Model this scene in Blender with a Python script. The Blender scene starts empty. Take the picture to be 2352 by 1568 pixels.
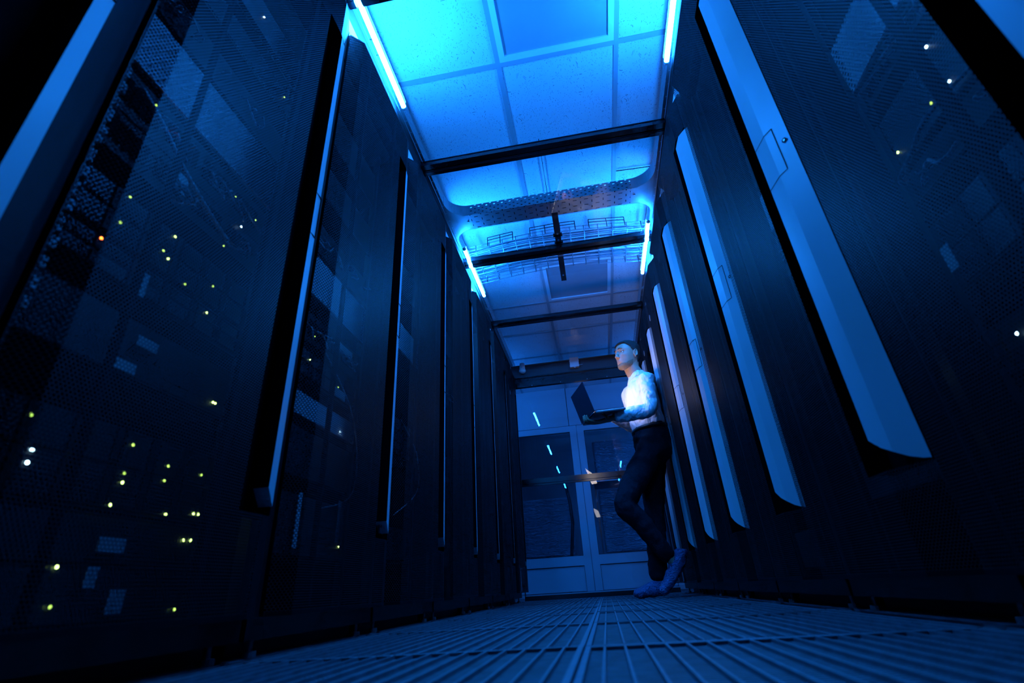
import bpy, bmesh, math, random
from mathutils import Vector, Matrix
random.seed(7)
PI = math.pi
COL = bpy.context.scene.collection
SC = bpy.context.scene

# ---------------------------------------------------------------- helpers
class MB:
    def __init__(s): s.v = []; s.f = []; s.m = []
    def quad(s, pts, m=0):
        n = len(s.v); s.v += [tuple(p) for p in pts]; s.f.append(tuple(range(n, n+len(pts)))); s.m.append(m)
    def box(s, x0, y0, z0, x1, y1, z1, m=0):
        n = len(s.v)
        s.v += [(x0,y0,z0),(x1,y0,z0),(x1,y1,z0),(x0,y1,z0),(x0,y0,z1),(x1,y0,z1),(x1,y1,z1),(x0,y1,z1)]
        for q in ((3,2,1,0),(4,5,6,7),(0,1,5,4),(1,2,6,5),(2,3,7,6),(3,0,4,7)):
            s.f.append(tuple(n+i for i in q)); s.m.append(m)
        return s
    def prism(s, poly, z0, z1, m=0, axis='z', cap=True):
        def P(a, b, c): return {'z':(a,b,c), 'y':(a,c,b), 'x':(c,a,b)}[axis]
        k = len(poly); n = len(s.v)
        s.v += [P(a,b,z0) for a,b in poly] + [P(a,b,z1) for a,b in poly]
        for i in range(k):
            j = (i+1) % k; s.f.append((n+i, n+j, n+k+j, n+k+i)); s.m.append(m)
        if cap:
            s.f.append(tuple(n+i for i in reversed(range(k)))); s.m.append(m)
            s.f.append(tuple(n+k+i for i in range(k))); s.m.append(m)
        return s
    def tube(s, pts, r, n=8, m=0, cap=True, up=None):
        pts = [Vector(p) for p in pts]; base = len(s.v); K = len(pts)
        prev = None
        for i, p in enumerate(pts):
            t = (pts[min(i+1, K-1)] - pts[max(i-1, 0)])
            t = t.normalized() if t.length > 1e-9 else Vector((0,0,1))
            if prev is None:
                a = Vector(up) if up else (Vector((0,0,1)) if abs(t.z) < .9 else Vector((1,0,0)))
            else: a = prev
            b = t.cross(a).normalized(); a = b.cross(t).normalized(); prev = a
            rr = r[i] if isinstance(r, (list, tuple)) else r
            ra, rb = rr if isinstance(rr, (list, tuple)) else (rr, rr)
            for k in range(n):
                w = 2*PI*k/n; s.v.append(tuple(p + a*math.cos(w)*ra + b*math.sin(w)*rb))
        for i in range(K-1):
            for k in range(n):
                k2 = (k+1) % n
                s.f.append((base+i*n+k, base+i*n+k2, base+(i+1)*n+k2, base+(i+1)*n+k)); s.m.append(m)
        if cap:
            s.f.append(tuple(base+k for k in reversed(range(n)))); s.m.append(m)
            s.f.append(tuple(base+(K-1)*n+k for k in range(n))); s.m.append(m)
        return s
    def ball(s, c, r, m=0, nu=12, nv=8, rot=None):
        c = Vector(c); r = r if isinstance(r, (list, tuple)) else (r, r, r); base = len(s.v)
        def tr(x, y, z):
            v = Vector((x*r[0], y*r[1], z*r[2]))
            return tuple(c + (rot @ v if rot else v))
        s.v.append(tr(0,0,1))
        for j in range(1, nv):
            ph = PI*j/nv
            for i in range(nu):
                th = 2*PI*i/nu; s.v.append(tr(math.sin(ph)*math.cos(th), math.sin(ph)*math.sin(th), math.cos(ph)))
        s.v.append(tr(0,0,-1)); last = len(s.v)-1
        for i in range(nu):
            i2 = (i+1) % nu
            s.f.append((base, base+1+i, base+1+i2)); s.m.append(m)
            s.f.append((last, base+1+(nv-2)*nu+i2, base+1+(nv-2)*nu+i)); s.m.append(m)
            for j in range(nv-2):
                a = base+1+j*nu
                s.f.append((a+i, a+nu+i, a+nu+i2, a+i2)); s.m.append(m)
        return s
    def mesh(s, name, mats, smooth=False):
        me = bpy.data.meshes.new(name); me.from_pydata(s.v, [], s.f)
        for mt in (mats if isinstance(mats, (list, tuple)) else [mats]): me.materials.append(mt)
        me.polygons.foreach_set('material_index', s.m)
        if smooth: me.polygons.foreach_set('use_smooth', [True]*len(s.f))
        me.update()
        return me
    def build(s, name, mats, parent=None, smooth=False, loc=None):
        o = bpy.data.objects.new(name, s.mesh(name, mats, smooth)); COL.objects.link(o)
        if parent is not None: o.parent = parent
        if loc is not None: o.location = loc
        return o
def tag(o, label=None, cat=None, group=None, kind=None):
    if label: o['label'] = label
    if cat: o['category'] = cat
    if group: o['group'] = group
    if kind: o['kind'] = kind
    return o
def empty(name, loc=(0,0,0), rz=0, label=None, cat=None, group=None):
    o = bpy.data.objects.new(name, None); COL.objects.link(o); o.location = loc; o.rotation_euler = (0,0,rz)
    o.empty_display_size = .05
    return tag(o, label, cat, group)
def inst(name, me, parent=None, loc=(0,0,0)):
    o = bpy.data.objects.new(name, me); COL.objects.link(o); o.location = loc
    if parent is not None: o.parent = parent
    return o
def copy_tree(o, parent=None):
    c = o.copy(); COL.objects.link(c)
    if parent is not None: c.parent = parent
    for ch in o.children: copy_tree(ch, c)
    return c

# ---------------------------------------------------------------- materials
def new_mat(name):
    m = bpy.data.materials.new(name); m.use_nodes = True; nt = m.node_tree; nt.nodes.clear()
    out = nt.nodes.new('ShaderNodeOutputMaterial'); return m, nt, out
def N(nt, t, **kw):
    n = nt.nodes.new(t)
    for k, v in kw.items():
        if k.startswith('i_'): n.inputs[k[2:].replace('_', ' ')].default_value = v
        elif k.startswith('n_'): n.inputs[int(k[2:])].default_value = v
        else: setattr(n, k, v)
    return n
def mathn(nt, op, a, b=None, c=None):
    n = nt.nodes.new('ShaderNodeMath'); n.operation = op
    for i, x in enumerate((a, b, c)):
        if x is None: continue
        if isinstance(x, (int, float)): n.inputs[i].default_value = x
        else: nt.links.new(x, n.inputs[i])
    return n.outputs[0]
def vmath(nt, op, a, b=None):
    n = nt.nodes.new('ShaderNodeVectorMath'); n.operation = op
    for i, x in enumerate((a, b)):
        if x is None: continue
        if isinstance(x, (tuple, list)): n.inputs[i].default_value = x
        else: nt.links.new(x, n.inputs[i])
    return n.outputs['Value'] if op == 'LENGTH' else n.outputs[0]
def principled(nt, col, rough, metal=0., spec=.5, coat=0.):
    b = nt.nodes.new('ShaderNodeBsdfPrincipled')
    b.inputs['Base Color'].default_value = (*col, 1); b.inputs['Roughness'].default_value = rough
    b.inputs['Metallic'].default_value = metal; b.inputs['Specular IOR Level'].default_value = spec
    b.inputs['Coat Weight'].default_value = coat
    return b
def simple(name, col, rough=.5, metal=0., spec=.5, vary=.0, vscale=6., bump=0., bscale=60., coat=0.):
    """plain surface with a little procedural variation in tone and relief"""
    m, nt, out = new_mat(name); b = principled(nt, col, rough, metal, spec, coat)
    nt.links.new(b.outputs[0], out.inputs[0])
    tc = N(nt, 'ShaderNodeTexCoord')
    if vary:
        no = N(nt, 'ShaderNodeTexNoise'); no.inputs['Scale'].default_value = vscale; no.inputs['Detail'].default_value = 4
        nt.links.new(tc.outputs['Object'], no.inputs['Vector'])
        r = N(nt, 'ShaderNodeMapRange'); nt.links.new(no.outputs[0], r.inputs[0])
        r.inputs['From Min'].default_value = .3; r.inputs['From Max'].default_value = .7
        r.inputs['To Min'].default_value = 1-vary; r.inputs['To Max'].default_value = 1+vary
        mx = N(nt, 'ShaderNodeVectorMath', operation='SCALE'); mx.inputs[0].default_value = col
        nt.links.new(r.outputs[0], mx.inputs['Scale']); nt.links.new(mx.outputs[0], b.inputs['Base Color'])
        rr = N(nt, 'ShaderNodeMapRange'); nt.links.new(no.outputs[0], rr.inputs[0])
        rr.inputs['To Min'].default_value = max(rough-.08, .02); rr.inputs['To Max'].default_value = min(rough+.08, 1)
        nt.links.new(rr.outputs[0], b.inputs['Roughness'])
    if bump:
        n2 = N(nt, 'ShaderNodeTexNoise'); n2.inputs['Scale'].default_value = bscale; n2.inputs['Detail'].default_value = 3
        nt.links.new(tc.outputs['Object'], n2.inputs['Vector'])
        bp = N(nt, 'ShaderNodeBump'); bp.inputs['Strength'].default_value = bump; bp.inputs['Distance'].default_value = .01
        nt.links.new(n2.outputs[0], bp.inputs['Height']); nt.links.new(bp.outputs[0], b.inputs['Normal'])
    return m
def perforated(name, col, rough, pitch, rad, metal=0., square=False, spec=.5):
    """sheet with a real (see-through) staggered hole pattern in its local y/z plane"""
    m, nt, out = new_mat(name); b = principled(nt, col, rough, metal, spec)
    tc = N(nt, 'ShaderNodeTexCoord'); sep = N(nt, 'ShaderNodeSeparateXYZ'); nt.links.new(tc.outputs['Object'], sep.inputs[0])
    com = N(nt, 'ShaderNodeCombineXYZ'); nt.links.new(sep.outputs['Y'], com.inputs[0]); nt.links.new(sep.outputs['Z'], com.inputs[1])
    a, c = pitch, pitch*math.sqrt(3)
    v = vmath(nt, 'MULTIPLY', com.outputs[0], (1/a, 1/c, 0))
    ds = []
    for off in (0, .5):
        f = vmath(nt, 'FRACTION', vmath(nt, 'ADD', v, (off+10, off+10, 0)))
        f = vmath(nt, 'MULTIPLY', vmath(nt, 'SUBTRACT', f, (.5, .5, 0)), (a, c, 0))
        ds.append(vmath(nt, 'LENGTH', f))
    hole = mathn(nt, 'LESS_THAN', mathn(nt, 'MINIMUM', ds[0], ds[1]), rad)
    tr = N(nt, 'ShaderNodeBsdfTransparent'); mx = N(nt, 'ShaderNodeMixShader')
    nt.links.new(hole, mx.inputs[0]); nt.links.new(b.outputs[0], mx.inputs[1]); nt.links.new(tr.outputs[0], mx.inputs[2])
    nt.links.new(mx.outputs[0], out.inputs[0]); return m
def slotted(name, col, rough, metal, axis='X', other='Y', px=.05, py=.025, lx=.011, ly=.0025):
    """galvanised sheet with rows of slots punched through it"""
    m, nt, out = new_mat(name); b = principled(nt, col, rough, metal)
    tc = N(nt, 'ShaderNodeTexCoord'); sep = N(nt, 'ShaderNodeSeparateXYZ'); nt.links.new(tc.outputs['Object'], sep.inputs[0])
    com = N(nt, 'ShaderNodeCombineXYZ'); nt.links.new(sep.outputs[axis], com.inputs[0]); nt.links.new(sep.outputs[other], com.inputs[1])
    v = vmath(nt, 'MULTIPLY', com.outputs[0], (1/px, 1/py, 0)); hs = []
    for off, (hx, hy) in ((0, (lx, ly)), (.5, (ly, lx*.8) if py > .03 else (lx, ly))):
        f = vmath(nt, 'FRACTION', vmath(nt, 'ADD', v, (off+10, off+10, 0)))
        f = vmath(nt, 'MULTIPLY', vmath(nt, 'SUBTRACT', f, (.5, .5, 0)), (px, py, 0))
        f = vmath(nt, 'ABSOLUTE', f); s2 = N(nt, 'ShaderNodeSeparateXYZ'); nt.links.new(f, s2.inputs[0])
        hs.append(mathn(nt, 'MULTIPLY', mathn(nt, 'LESS_THAN', s2.outputs[0], hx), mathn(nt, 'LESS_THAN', s2.outputs[1], hy)))
    hole = mathn(nt, 'MAXIMUM', hs[0], hs[1])
    no = N(nt, 'ShaderNodeTexNoise'); no.inputs['Scale'].default_value = 25; nt.links.new(tc.outputs['Object'], no.inputs['Vector'])
    rr = N(nt, 'ShaderNodeMapRange'); nt.links.new(no.outputs[0], rr.inputs[0]); rr.inputs['To Min'].default_value = rough-.1; rr.inputs['To Max'].default_value = rough+.15
    nt.links.new(rr.outputs[0], b.inputs['Roughness'])
    tr = N(nt, 'ShaderNodeBsdfTransparent'); mx = N(nt, 'ShaderNodeMixShader')
    nt.links.new(hole, mx.inputs[0]); nt.links.new(b.outputs[0], mx.inputs[1]); nt.links.new(tr.outputs[0], mx.inputs[2])
    nt.links.new(mx.outputs[0], out.inputs[0]); return m
def emis(name, col, strength):
    m, nt, out = new_mat(name); e = N(nt, 'ShaderNodeEmission'); e.inputs[0].default_value = (*col, 1); e.inputs[1].default_value = strength
    nt.links.new(e.outputs[0], out.inputs[0]); return m
def glass(name, ior=1.45, tint=(.93,.97,1.), rough=.0):
    m, nt, out = new_mat(name)
    tr = N(nt, 'ShaderNodeBsdfTransparent'); tr.inputs[0].default_value = (*tint, 1)
    gl = N(nt, 'ShaderNodeBsdfGlossy'); gl.inputs['Roughness'].default_value = rough
    fr = N(nt, 'ShaderNodeFresnel'); fr.inputs[0].default_value = ior
    geo = N(nt, 'ShaderNodeNewGeometry')
    fac = mathn(nt, 'MULTIPLY', fr.outputs[0], mathn(nt, 'SUBTRACT', 1., geo.outputs['Backfacing']))
    mx = N(nt, 'ShaderNodeMixShader'); nt.links.new(fac, mx.inputs[0])
    nt.links.new(tr.outputs[0], mx.inputs[1]); nt.links.new(gl.outputs[0], mx.inputs[2]); nt.links.new(mx.outputs[0], out.inputs[0]); return m

M = {}
M['door'] = simple('dark_coated_steel', (.004,.0045,.007), .45, .0, .13, .08, 4)
M['mesh'] = perforated('perforated_dark_steel', (.016,.017,.021), .45, .0060, .0023, spec=.28)
M['black'] = simple('black_powder_coat', (.012,.012,.014), .45, 0, .4, .1, 5)
M['matte'] = simple('matte_black_panel', (.012,.012,.015), .8, 0, .2)
M['inner'] = simple('black_cabinet_inside', (.003,.003,.004), .9, 0, .05)
M['handle'] = simple('light_grey_handle_plastic', (.57,.59,.61), .42, 0, .5, .03, 7)
M['groove'] = simple('dark_gap', (.01,.01,.01), .8)
M['gloss_black'] = simple('glossy_black_aluminium', (.008,.008,.01), .2, .0, .8, .1, 9)
M['galv'] = simple('galvanised_steel', (.45,.46,.47), .36, .85, .5, .12, 18, .05, 40)
M['tray_bottom'] = slotted('slotted_tray_bottom', (.42,.43,.44), .38, .8, 'X', 'Y', .07, .05, .012, .0028)
M['tray_bottom_y'] = slotted('slotted_tray_bottom_long', (.42,.43,.44), .38, .8, 'Y', 'X', .07, .05, .012, .0028)
M['tray_wall'] = slotted('slotted_tray_wall', (.42,.43,.44), .38, .8, 'X', 'Z', .05, .03, .006, .003)
M['tray_wall_y'] = slotted('slotted_tray_wall_long', (.42,.43,.44), .38, .8, 'Y', 'Z', .05, .03, .006, .003)
M['wire'] = simple('zinc_wire', (.40,.41,.43), .35, .8)
M['cable'] = simple('blue_grey_cable', (.10,.11,.13), .5, 0, .5, .3, 20)
M['cable_light'] = simple('pale_cable', (.45,.47,.5), .5)
M['cable_green'] = simple('green_cable', (.03,.18,.06), .5)
M['tube'] = emis('led_tube_light', (.010,.215,1.), 640.)
M['tube_far'] = emis('led_tube_light_strong', (.010,.215,1.), 720.)
M['tube_low'] = emis('led_tube_light_dim', (.010,.19,1.), 160.)  # glow of the unseen fill tubes added beyond the glass door
M['tube_cap'] = simple('white_tube_cap', (.7,.7,.72), .4)
M['glass'] = glass('roof_glass', 1.5)
M['glass_door'] = glass('door_glass', 1.62)
M['tbar'] = simple('ceiling_grid_metal', (.40,.41,.43), .5)
M['panel_frame'] = simple('white_panel_frame', (.78,.79,.8), .4)
M['diffuser'] = simple('unlit_satin_diffuser', (.33,.34,.37), .22, 0, .6, .12, 2.2, .02, 200)
M['white_paint'] = simple('white_door_paint', (.58,.60,.62), .35, 0, .5, .04, 3)
M['grey_wall'] = simple('plaster_wall', (.35,.36,.38), .8, 0, .3, .06, 3, .1, 80)
M['white_plastic'] = simple('white_plastic', (.75,.76,.78), .35)
M['server_black'] = simple('black_server_metal', (.009,.010,.012), .55, 0, .2, .15, 10)
M['server_vent'] = perforated('server_vent', (.05,.053,.06), .4, .0075, .0028)
M['light_vent'] = perforated('light_grey_vent', (.66,.68,.72), .5, .0115, .0034)
M['silver'] = simple('silver_grey_metal', (.30,.31,.33), .35, .5, .5, .08, 12)
M['label'] = simple('paper_label', (.62,.63,.64), .6)
M['led_green'] = emis('led_green', (.62,1.,.25), 8)
M['led_dim'] = emis('led_dim_green', (.45,.8,.12), 3.)
M['led_white'] = emis('led_white', (.45,.8,1.), 15)
M['led_orange'] = emis('led_orange', (1.,.13,.015), 14)
M['led_red'] = emis('led_red', (1.,.02,.03), 14)
M['grate'] = simple('floor_grate_steel', (.17,.18,.20), .5, .2, .5, .25, 30)
M['under'] = simple('dark_underfloor', (.004,.004,.005), .9)

# mineral fibre ceiling tile
m, nt, out = new_mat('mineral_fibre_ceiling'); b = principled(nt, (.72,.73,.74), .9, 0, .2); M['ceil'] = m
tc = N(nt, 'ShaderNodeTexCoord')
mp = N(nt, 'ShaderNodeMapping'); mp.inputs['Scale'].default_value = (1, 1, 1)
no = N(nt, 'ShaderNodeTexNoise'); no.inputs['Scale'].default_value = 9
nt.links.new(tc.outputs['Object'], no.inputs['Vector'])
wv = vmath(nt, 'ADD', tc.outputs['Object'], vmath(nt, 'MULTIPLY', no.outputs['Color'], (.12,.12,0)))
vo = N(nt, 'ShaderNodeTexVoronoi'); vo.inputs['Scale'].default_value = 100; vo.feature = 'F1'
nt.links.new(vmath(nt, 'MULTIPLY', wv, (1.7,.75,0)), vo.inputs['Vector'])
fl = mathn(nt, 'LESS_THAN', vo.outputs['Distance'], .21)
vo2 = N(nt, 'ShaderNodeTexVoronoi'); vo2.inputs['Scale'].default_value = 170; nt.links.new(tc.outputs['Object'], vo2.inputs['Vector'])
fl2 = mathn(nt, 'MULTIPLY', mathn(nt, 'LESS_THAN', vo2.outputs['Distance'], .13), .45)
mxc = N(nt, 'ShaderNodeMix', data_type='RGBA'); mxc.inputs['A'].default_value = (.74,.75,.76,1); mxc.inputs['B'].default_value = (.27,.28,.30,1)
nt.links.new(mathn(nt, 'MAXIMUM', fl, fl2), mxc.inputs['Factor'])
nt.links.new(mxc.outputs['Result'], b.inputs['Base Color']); nt.links.new(b.outputs[0], out.inputs[0])

# crinkled foil seen behind the far glazing
m, nt, out = new_mat('crinkled_foil'); b = principled(nt, (.5,.52,.55), .28, .8); M['foil'] = m
tc = N(nt, 'ShaderNodeTexCoord'); mp = N(nt, 'ShaderNodeMapping'); mp.inputs['Scale'].default_value = (7, 7, 34)
nt.links.new(tc.outputs['Object'], mp.inputs[0])
no = N(nt, 'ShaderNodeTexNoise'); no.inputs['Scale'].default_value = 1.6; no.inputs['Detail'].default_value = 8; no.inputs['Distortion'].default_value = 1.2
nt.links.new(mp.outputs[0], no.inputs['Vector'])
bp = N(nt, 'ShaderNodeBump'); bp.inputs['Strength'].default_value = 1.; bp.inputs['Distance'].default_value = .06
nt.links.new(no.outputs[0], bp.inputs['Height']); nt.links.new(bp.outputs[0], b.inputs['Normal']); nt.links.new(b.outputs[0], out.inputs[0])

# ---------------------------------------------------------------- camera
cam_d = bpy.data.cameras.new('camera'); cam = bpy.data.objects.new('camera', cam_d); COL.objects.link(cam)
cam_d.sensor_width = 36; cam_d.lens = 1128.7126*36/2352; cam_d.clip_start = .02
R3 = Matrix(((0.983726,0.126553,0.127545),(0.170709,-0.436861,-0.883182),(-0.056050,0.890582,-0.451355)))
cam.matrix_world = Matrix.Translation((0,0,.09)) @ R3.to_4x4()
cam_d.dof.use_dof = True; cam_d.dof.focus_distance = 3.2; cam_d.dof.aperture_fstop = 3.2
SC.camera = cam

# ---------------------------------------------------------------- room shell
YB, YF, XL, XR, ZC = -1.3, 5.40, -2.0, 1.9, 2.5
def struct(o, label=None): o['kind'] = 'structure'; return o
f = MB(); f.box(XL, YB, -.25, XR, 8.2, -.03); floor = struct(f.build('floor', M['under']))
def floor_tile_mesh():
    t = MB(); g = .0015
    t.box(g, g, -.03, .010, .6-g, 0); t.box(.59, g, -.03, .6-g, .6-g, 0)
    t.box(.010, g, -.03, .59, .013, -.0008); t.box(.010, .587, -.03, .59, .6-g, -.0008)
    for k in range(1, 18):
        x = k/30; t.box(x-.0018, .013, -.02, x+.0018, .587, -.0002)
    y = .024
    while y < .58:
        t.box(.010, y, -.020, .59, y+.006, -.006); y += .0125
    return t.mesh('floor_tile', M['grate'])
ft = floor_tile_mesh()
for cx, x in enumerate((-1.25, -.65, -.05, .55)):
    for j in range(-1, 11):
        y = .98-.6*2 + .6*j + (.0 if cx % 2 else .012)
        o = inst('floor_tile', ft, floor, (x, y, random.uniform(-.0016, .0008))); o.rotation_euler = (random.uniform(-.0012,.0012), random.uniform(-.002,.002), 0)

w = MB(); w.box(XL-.1, YB, -.25, XL, 8.2, ZC); struct(w.build('wall_left', M['grey_wall']))
w = MB(); w.box(XR, YB, -.25, XR+.1, 8.2, ZC); struct(w.build('wall_right', M['grey_wall']))
w = MB(); w.box(XL-.1, YB-.1, -.25, XR+.1, YB, ZC); struct(w.build('wall_back', M['grey_wall']))
w = MB(); w.box(XL-.1, 8.2, -.25, XR+.1, 8.3, ZC); struct(w.build('wall_beyond', M['grey_wall']))
w = MB(); w.box(XL-.1, YB-.1, ZC+.012, XR+.1, 8.3, ZC+.06)
GX = [-.213+.6*k for k in range(-3, 4)]; GY = [1.6+.6*k for k in range(-5, 11)]
ceiling = struct(w.build('ceiling', M['ceil'], loc=(0,0,0)))
tm = MB(); tm.box(.012, .012, .004, .588, .588, .016); tile_me = tm.mesh('ceiling_tile', M['ceil'])
panels = {(-.213, 1), (-.213, 3.4)}
for gx in [-.213+.6*k for k in range(-3, 4)]:
    for gy in GY[:-1]:
        if any(abs(gx-a) < .01 and abs(gy-b_) < .01 for a, b_ in panels): continue
        o = inst('ceiling_tile', tile_me, ceiling, (gx, gy, ZC))
t = MB()
for gx in GX: t.box(gx-.012, YB, ZC-.003, gx+.012, 8.1, ZC+.006)
for gy in GY: t.box(XL, gy-.012, ZC-.0034, XR, gy+.012, ZC+.0056)
struct(t.build('trim_1', M['tbar']))
for (gx, gy), lab in (((-.213, 1.0), 'large unlit square ceiling panel nearest the camera, top of the photo'), ((-.213, 3.4), 'unlit square ceiling panel beyond the wire cable tray')):
    e = empty('ceiling_light_panel', (gx, gy, ZC), 0, lab, 'ceiling light', 'unlit ceiling panels')
    p = MB(); a0, a1 = .012, .588
    for q in ((a0,a0,a1,a0+.028),(a0,a1-.028,a1,a1),(a0,a0+.028,a0+.028,a1-.028),(a1-.028,a0+.028,a1,a1-.028)):
        p.box(q[0], q[1], -.004, q[2], q[3], .012)
    p.build('frame', M['panel_frame'], e)
    MB().box(.04, .04, .006, .56, .56, .010).build('diffuser', M['diffuser'], e)
# thin dark cables lying along the ceiling beyond the first crossbar
c = MB(); c.tube([(-.066,2.1,2.492),(-.062,2.75,2.492)], .0028, 6); tag(c.build('ceiling_cable', M['black']), 'thin dark cable running lengthwise under the ceiling tiles', 'cable')
c = MB(); c.tube([(.40,2.465,2.492),(.75,2.48,2.492)], .0031, 6); tag(c.build('ceiling_cable', M['black']), 'short thin dark cable across the ceiling near the right cable tray', 'cable')

# ---------------------------------------------------------------- server cabinets
# local frame: x = outwards into the aisle, y = along the row, z = up
DZ0, DZ1 = .075, 1.968
HB, HT = .25, 1.79
def door_mesh(left):
    d = MB(); n1 = .037
    def strip(u0, n0, u1, n1_, z0, z1, m): d.quad([(n0,u0,z0),(n1_,u1,z0),(n1_,u1,z1),(n0,u0,z1)], m)
    strip(.004, .0, .045, n1, DZ0, DZ1, 0)
    strip(.045, n1, .43, n1, DZ0, DZ1, 0)
    for z0, z1 in ((DZ0, HB), (HT, DZ1)):
        if left: strip(.43, n1, .50, n1, z0, z1, 0); strip(.50, n1, .533, .030, z0, z1, 1)
        else: strip(.43, n1, .50, n1, z0, z1, 0); strip(.50, n1, .592, .002, z0, z1, 0)
    if left: strip(.533, .0295, .596, -.003, DZ0, DZ1, 1)
    # grip pocket beside the handle
    strip(.43, n1, .432, -.012, HB, HT, 2); strip(.432, -.012, .592, -.012, HB, HT, 2)
    if not left: strip(.592, -.012, .592, .002, HB, HT, 1)
    for z in (HB, HT):
        d.quad([(n1,.43,z),(n1,.50,z),(.002,.592,z),(-.012,.592,z),(-.012,.432,z)], 2)
    # folded rims
    prof = [(.0,.004),(n1,.045),(n1,.50),(.030,.533),(-.003,.596)] if left else [(.0,.004),(n1,.045),(n1,.50),(.002,.592)]
    for z in (DZ0, DZ1):
        dz = .004
        for (a, ua), (b_, ub) in zip(prof[:-1], prof[1:]):
            d.quad([(a,ua,z),(b_,ub,z),(b_-.018 if z < 1 else -.034,ub,z),(a-.018 if z < 1 else -.034,ua,z)], 1)
            d.quad([(a+.0006,ua,z-dz),(b_+.0006,ub,z-dz),(b_+.0006,ub,z+dz),(a+.0006,ua,z+dz)], 1)
    d.quad([(0,.004,DZ0),(-.03,.004,DZ0),(-.03,.004,DZ1),(0,.004,DZ1)], 1)
    d.quad([(.002,.592,DZ0),(-.03,.592,DZ0),(-.03,.592,HB),(.002,.592,HB)], 1)
    d.quad([(.002,.592,HT),(-.03,.592,HT),(-.03,.592,DZ1),(.002,.592,DZ1)], 1)
    # upright dark bars behind the sheet
    for u, ww in ((.118, .004), (.373, .008)): d.box(n1-.016, u-ww, DZ0+.01, n1-.004, u+ww, DZ1-.01, 2)
    return d.mesh('door', [M['mesh'], M['door'], M['inner']])
def handle_mesh(left):
    h = MB()
    if left:
        h.prism([(.0005,.5075),(.0355,.5075),(.0325,.5325),(.0005,.5325)], .285, 1.779, 0)
        for i, (x, y, z) in enumerate(h.v):
            if z < 1: h.v[i] = (x, y, .304 if y < .51 else .270)
            else: h.v[i] = (x, y, 1.783 if y < .51 else 1.776)
        h.m = [1, 0, 1, 1, 0, 0]
        return h.mesh('handle', [M['handle'], M['door']])
    cols = [(.484,.039,.310,1.762), (.5345,.0315,.276,1.778), (.586,.004,.252,1.772)]
    mid = [(.484,.039,.310,1.762), (.509,.0357,.290,1.771), (.5345,.0315,.2765,1.779), (.556,.020,.262,1.779), (.575,.0098,.254,1.776), (.586,.004,.252,1.771)]
    n = len(h.v)
    for u, x, z0, z1 in mid: h.v += [(x,u,z0),(x,u,z1)]
    for u, x, z0, z1 in mid: h.v += [(-.006 if u < .57 else -.002,max(u,.4845),z0+.004),(-.006 if u < .57 else -.002,max(u,.4845),z1-.004)]
    k = len(mid)
    for i in range(k-1):
        a = n+2*i; h.f.append((a, a+2, a+3, a+1)); h.m.append(0)
        a2 = n+2*k+2*i; h.f.append((a2+1, a2+3, a2+2, a2)); h.m.append(0)
        h.f.append((a, a2, a2+2, a+2)); h.m.append(0); h.f.append((a+1, a+3, a2+3, a2+1)); h.m.append(0)
    h.f.append((n, n+1, n+2*k+1, n+2*k)); h.m.append(1)
    e = n+2*k-2; e2 = n+4*k-2; h.f.append((e, e2, e2+1, e+1)); h.m.append(1)
    return h.mesh('handle', [M['handle'], M['door']])
def latch_mesh(left):
    l = MB(); off = .0007
    if left:
        l.box(.030, .5074, .955-.0012, .0358, .5327, .955+.0012); l.box(.030, .5074, 1.092-.0012, .0358, .5327, 1.092+.0012); l.box(.030, .5326, .9538, .0358, .5330, 1.0932)
        return l.mesh('latch_seam', M['groove'])
    def P(u):   # outward offset of the handle surface
        if u <= .5345: return .039+(u-.484)/(.0505)*(-.0075)
        return .0315+(u-.5345)/(.0515)*(-.0275)
    us = [.4842, .5345, .556]
    z0, z1 = .955, 1.092; g = .0013
    def line(u0, z0_, u1, z1_, wz, wu):
        l.quad([(P(u0)+off,u0-wu,z0_-wz),(P(u1)+off,u1+wu,z0_-wz),(P(u1)+off,u1+wu,z1_+wz),(P(u0)+off,u0-wu,z1_+wz)], 0)
    for z in (z0, z1):
        line(.4842, z, .5345, z, g, 0); line(.5345, z, .556, z, g, 0)
    u = .556; l.quad([(P(u-g)+off,u-g,z0),(P(u+g)+off,u+g,z0),(P(u+g)+off,u+g,z1),(P(u-g)+off,u-g,z1)], 0)
    return l.mesh('latch_seam', M['groove'])
def lock_mesh():
    l = MB(); nrm = Vector((.0515,.0,.0275)); c = Vector((.0120,.5735,1.03))
    ax = Vector((.0515,.0275,0)).normalized(); uu = Vector((-ax.y, ax.x, 0))
    pts = []
    for k in range(14):
        a = 2*PI*k/14; pts.append(c + ax*.0012 + uu*math.cos(a)*.0065 + Vector((0,0,1))*math.sin(a)*.0065)
    l.quad(pts, 0)
    p2 = [c + ax*.0016 + uu*math.cos(2*PI*k/10)*.003 + Vector((0,0,1))*math.sin(2*PI*k/10)*.003 for k in range(10)]
    l.quad(p2, 1); return l.mesh('keyhole', [M['groove'], M['silver']])
def frame_mesh():
    c = MB(); D = -1.0
    c.box(D, .002, .03, -.035, .008, 1.972, 1); c.box(D, .592, .03, -.035, .598, 1.972, 1)      # side panels
    c.box(D, .002, 1.945, -.035, .598, 1.972); c.box(D, .002, .03, -.035, .598, .07)             # top, bottom
    c.box(D, .002, .03, D+.01, .598, 1.972, 1)
    c.box(-.06, .008, .07, -.035, .030, 1.945); c.box(-.06, .570, .07, -.035, .592, 1.945)
    c.box(-.05, .0, 1.895, -.014, .6, 1.9655, 1)
    for u in (.040, .542): c.box(-.14, u, .07, -.118, u+.018, 1.945, 0)
    c.box(D+.04, .03, 0., -.09, .57, .03)                                                      # plinth
    return c.mesh('frame', [M['black'], M['inner']])
def foot_mesh():
    c = MB(); c.tube([(0,0,-.001),(0,0,.010)], .013, 12); c.tube([(0,0,.010),(0,0,.035)], .005, 8); return c.mesh('levelling_foot', M['silver'])
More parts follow.
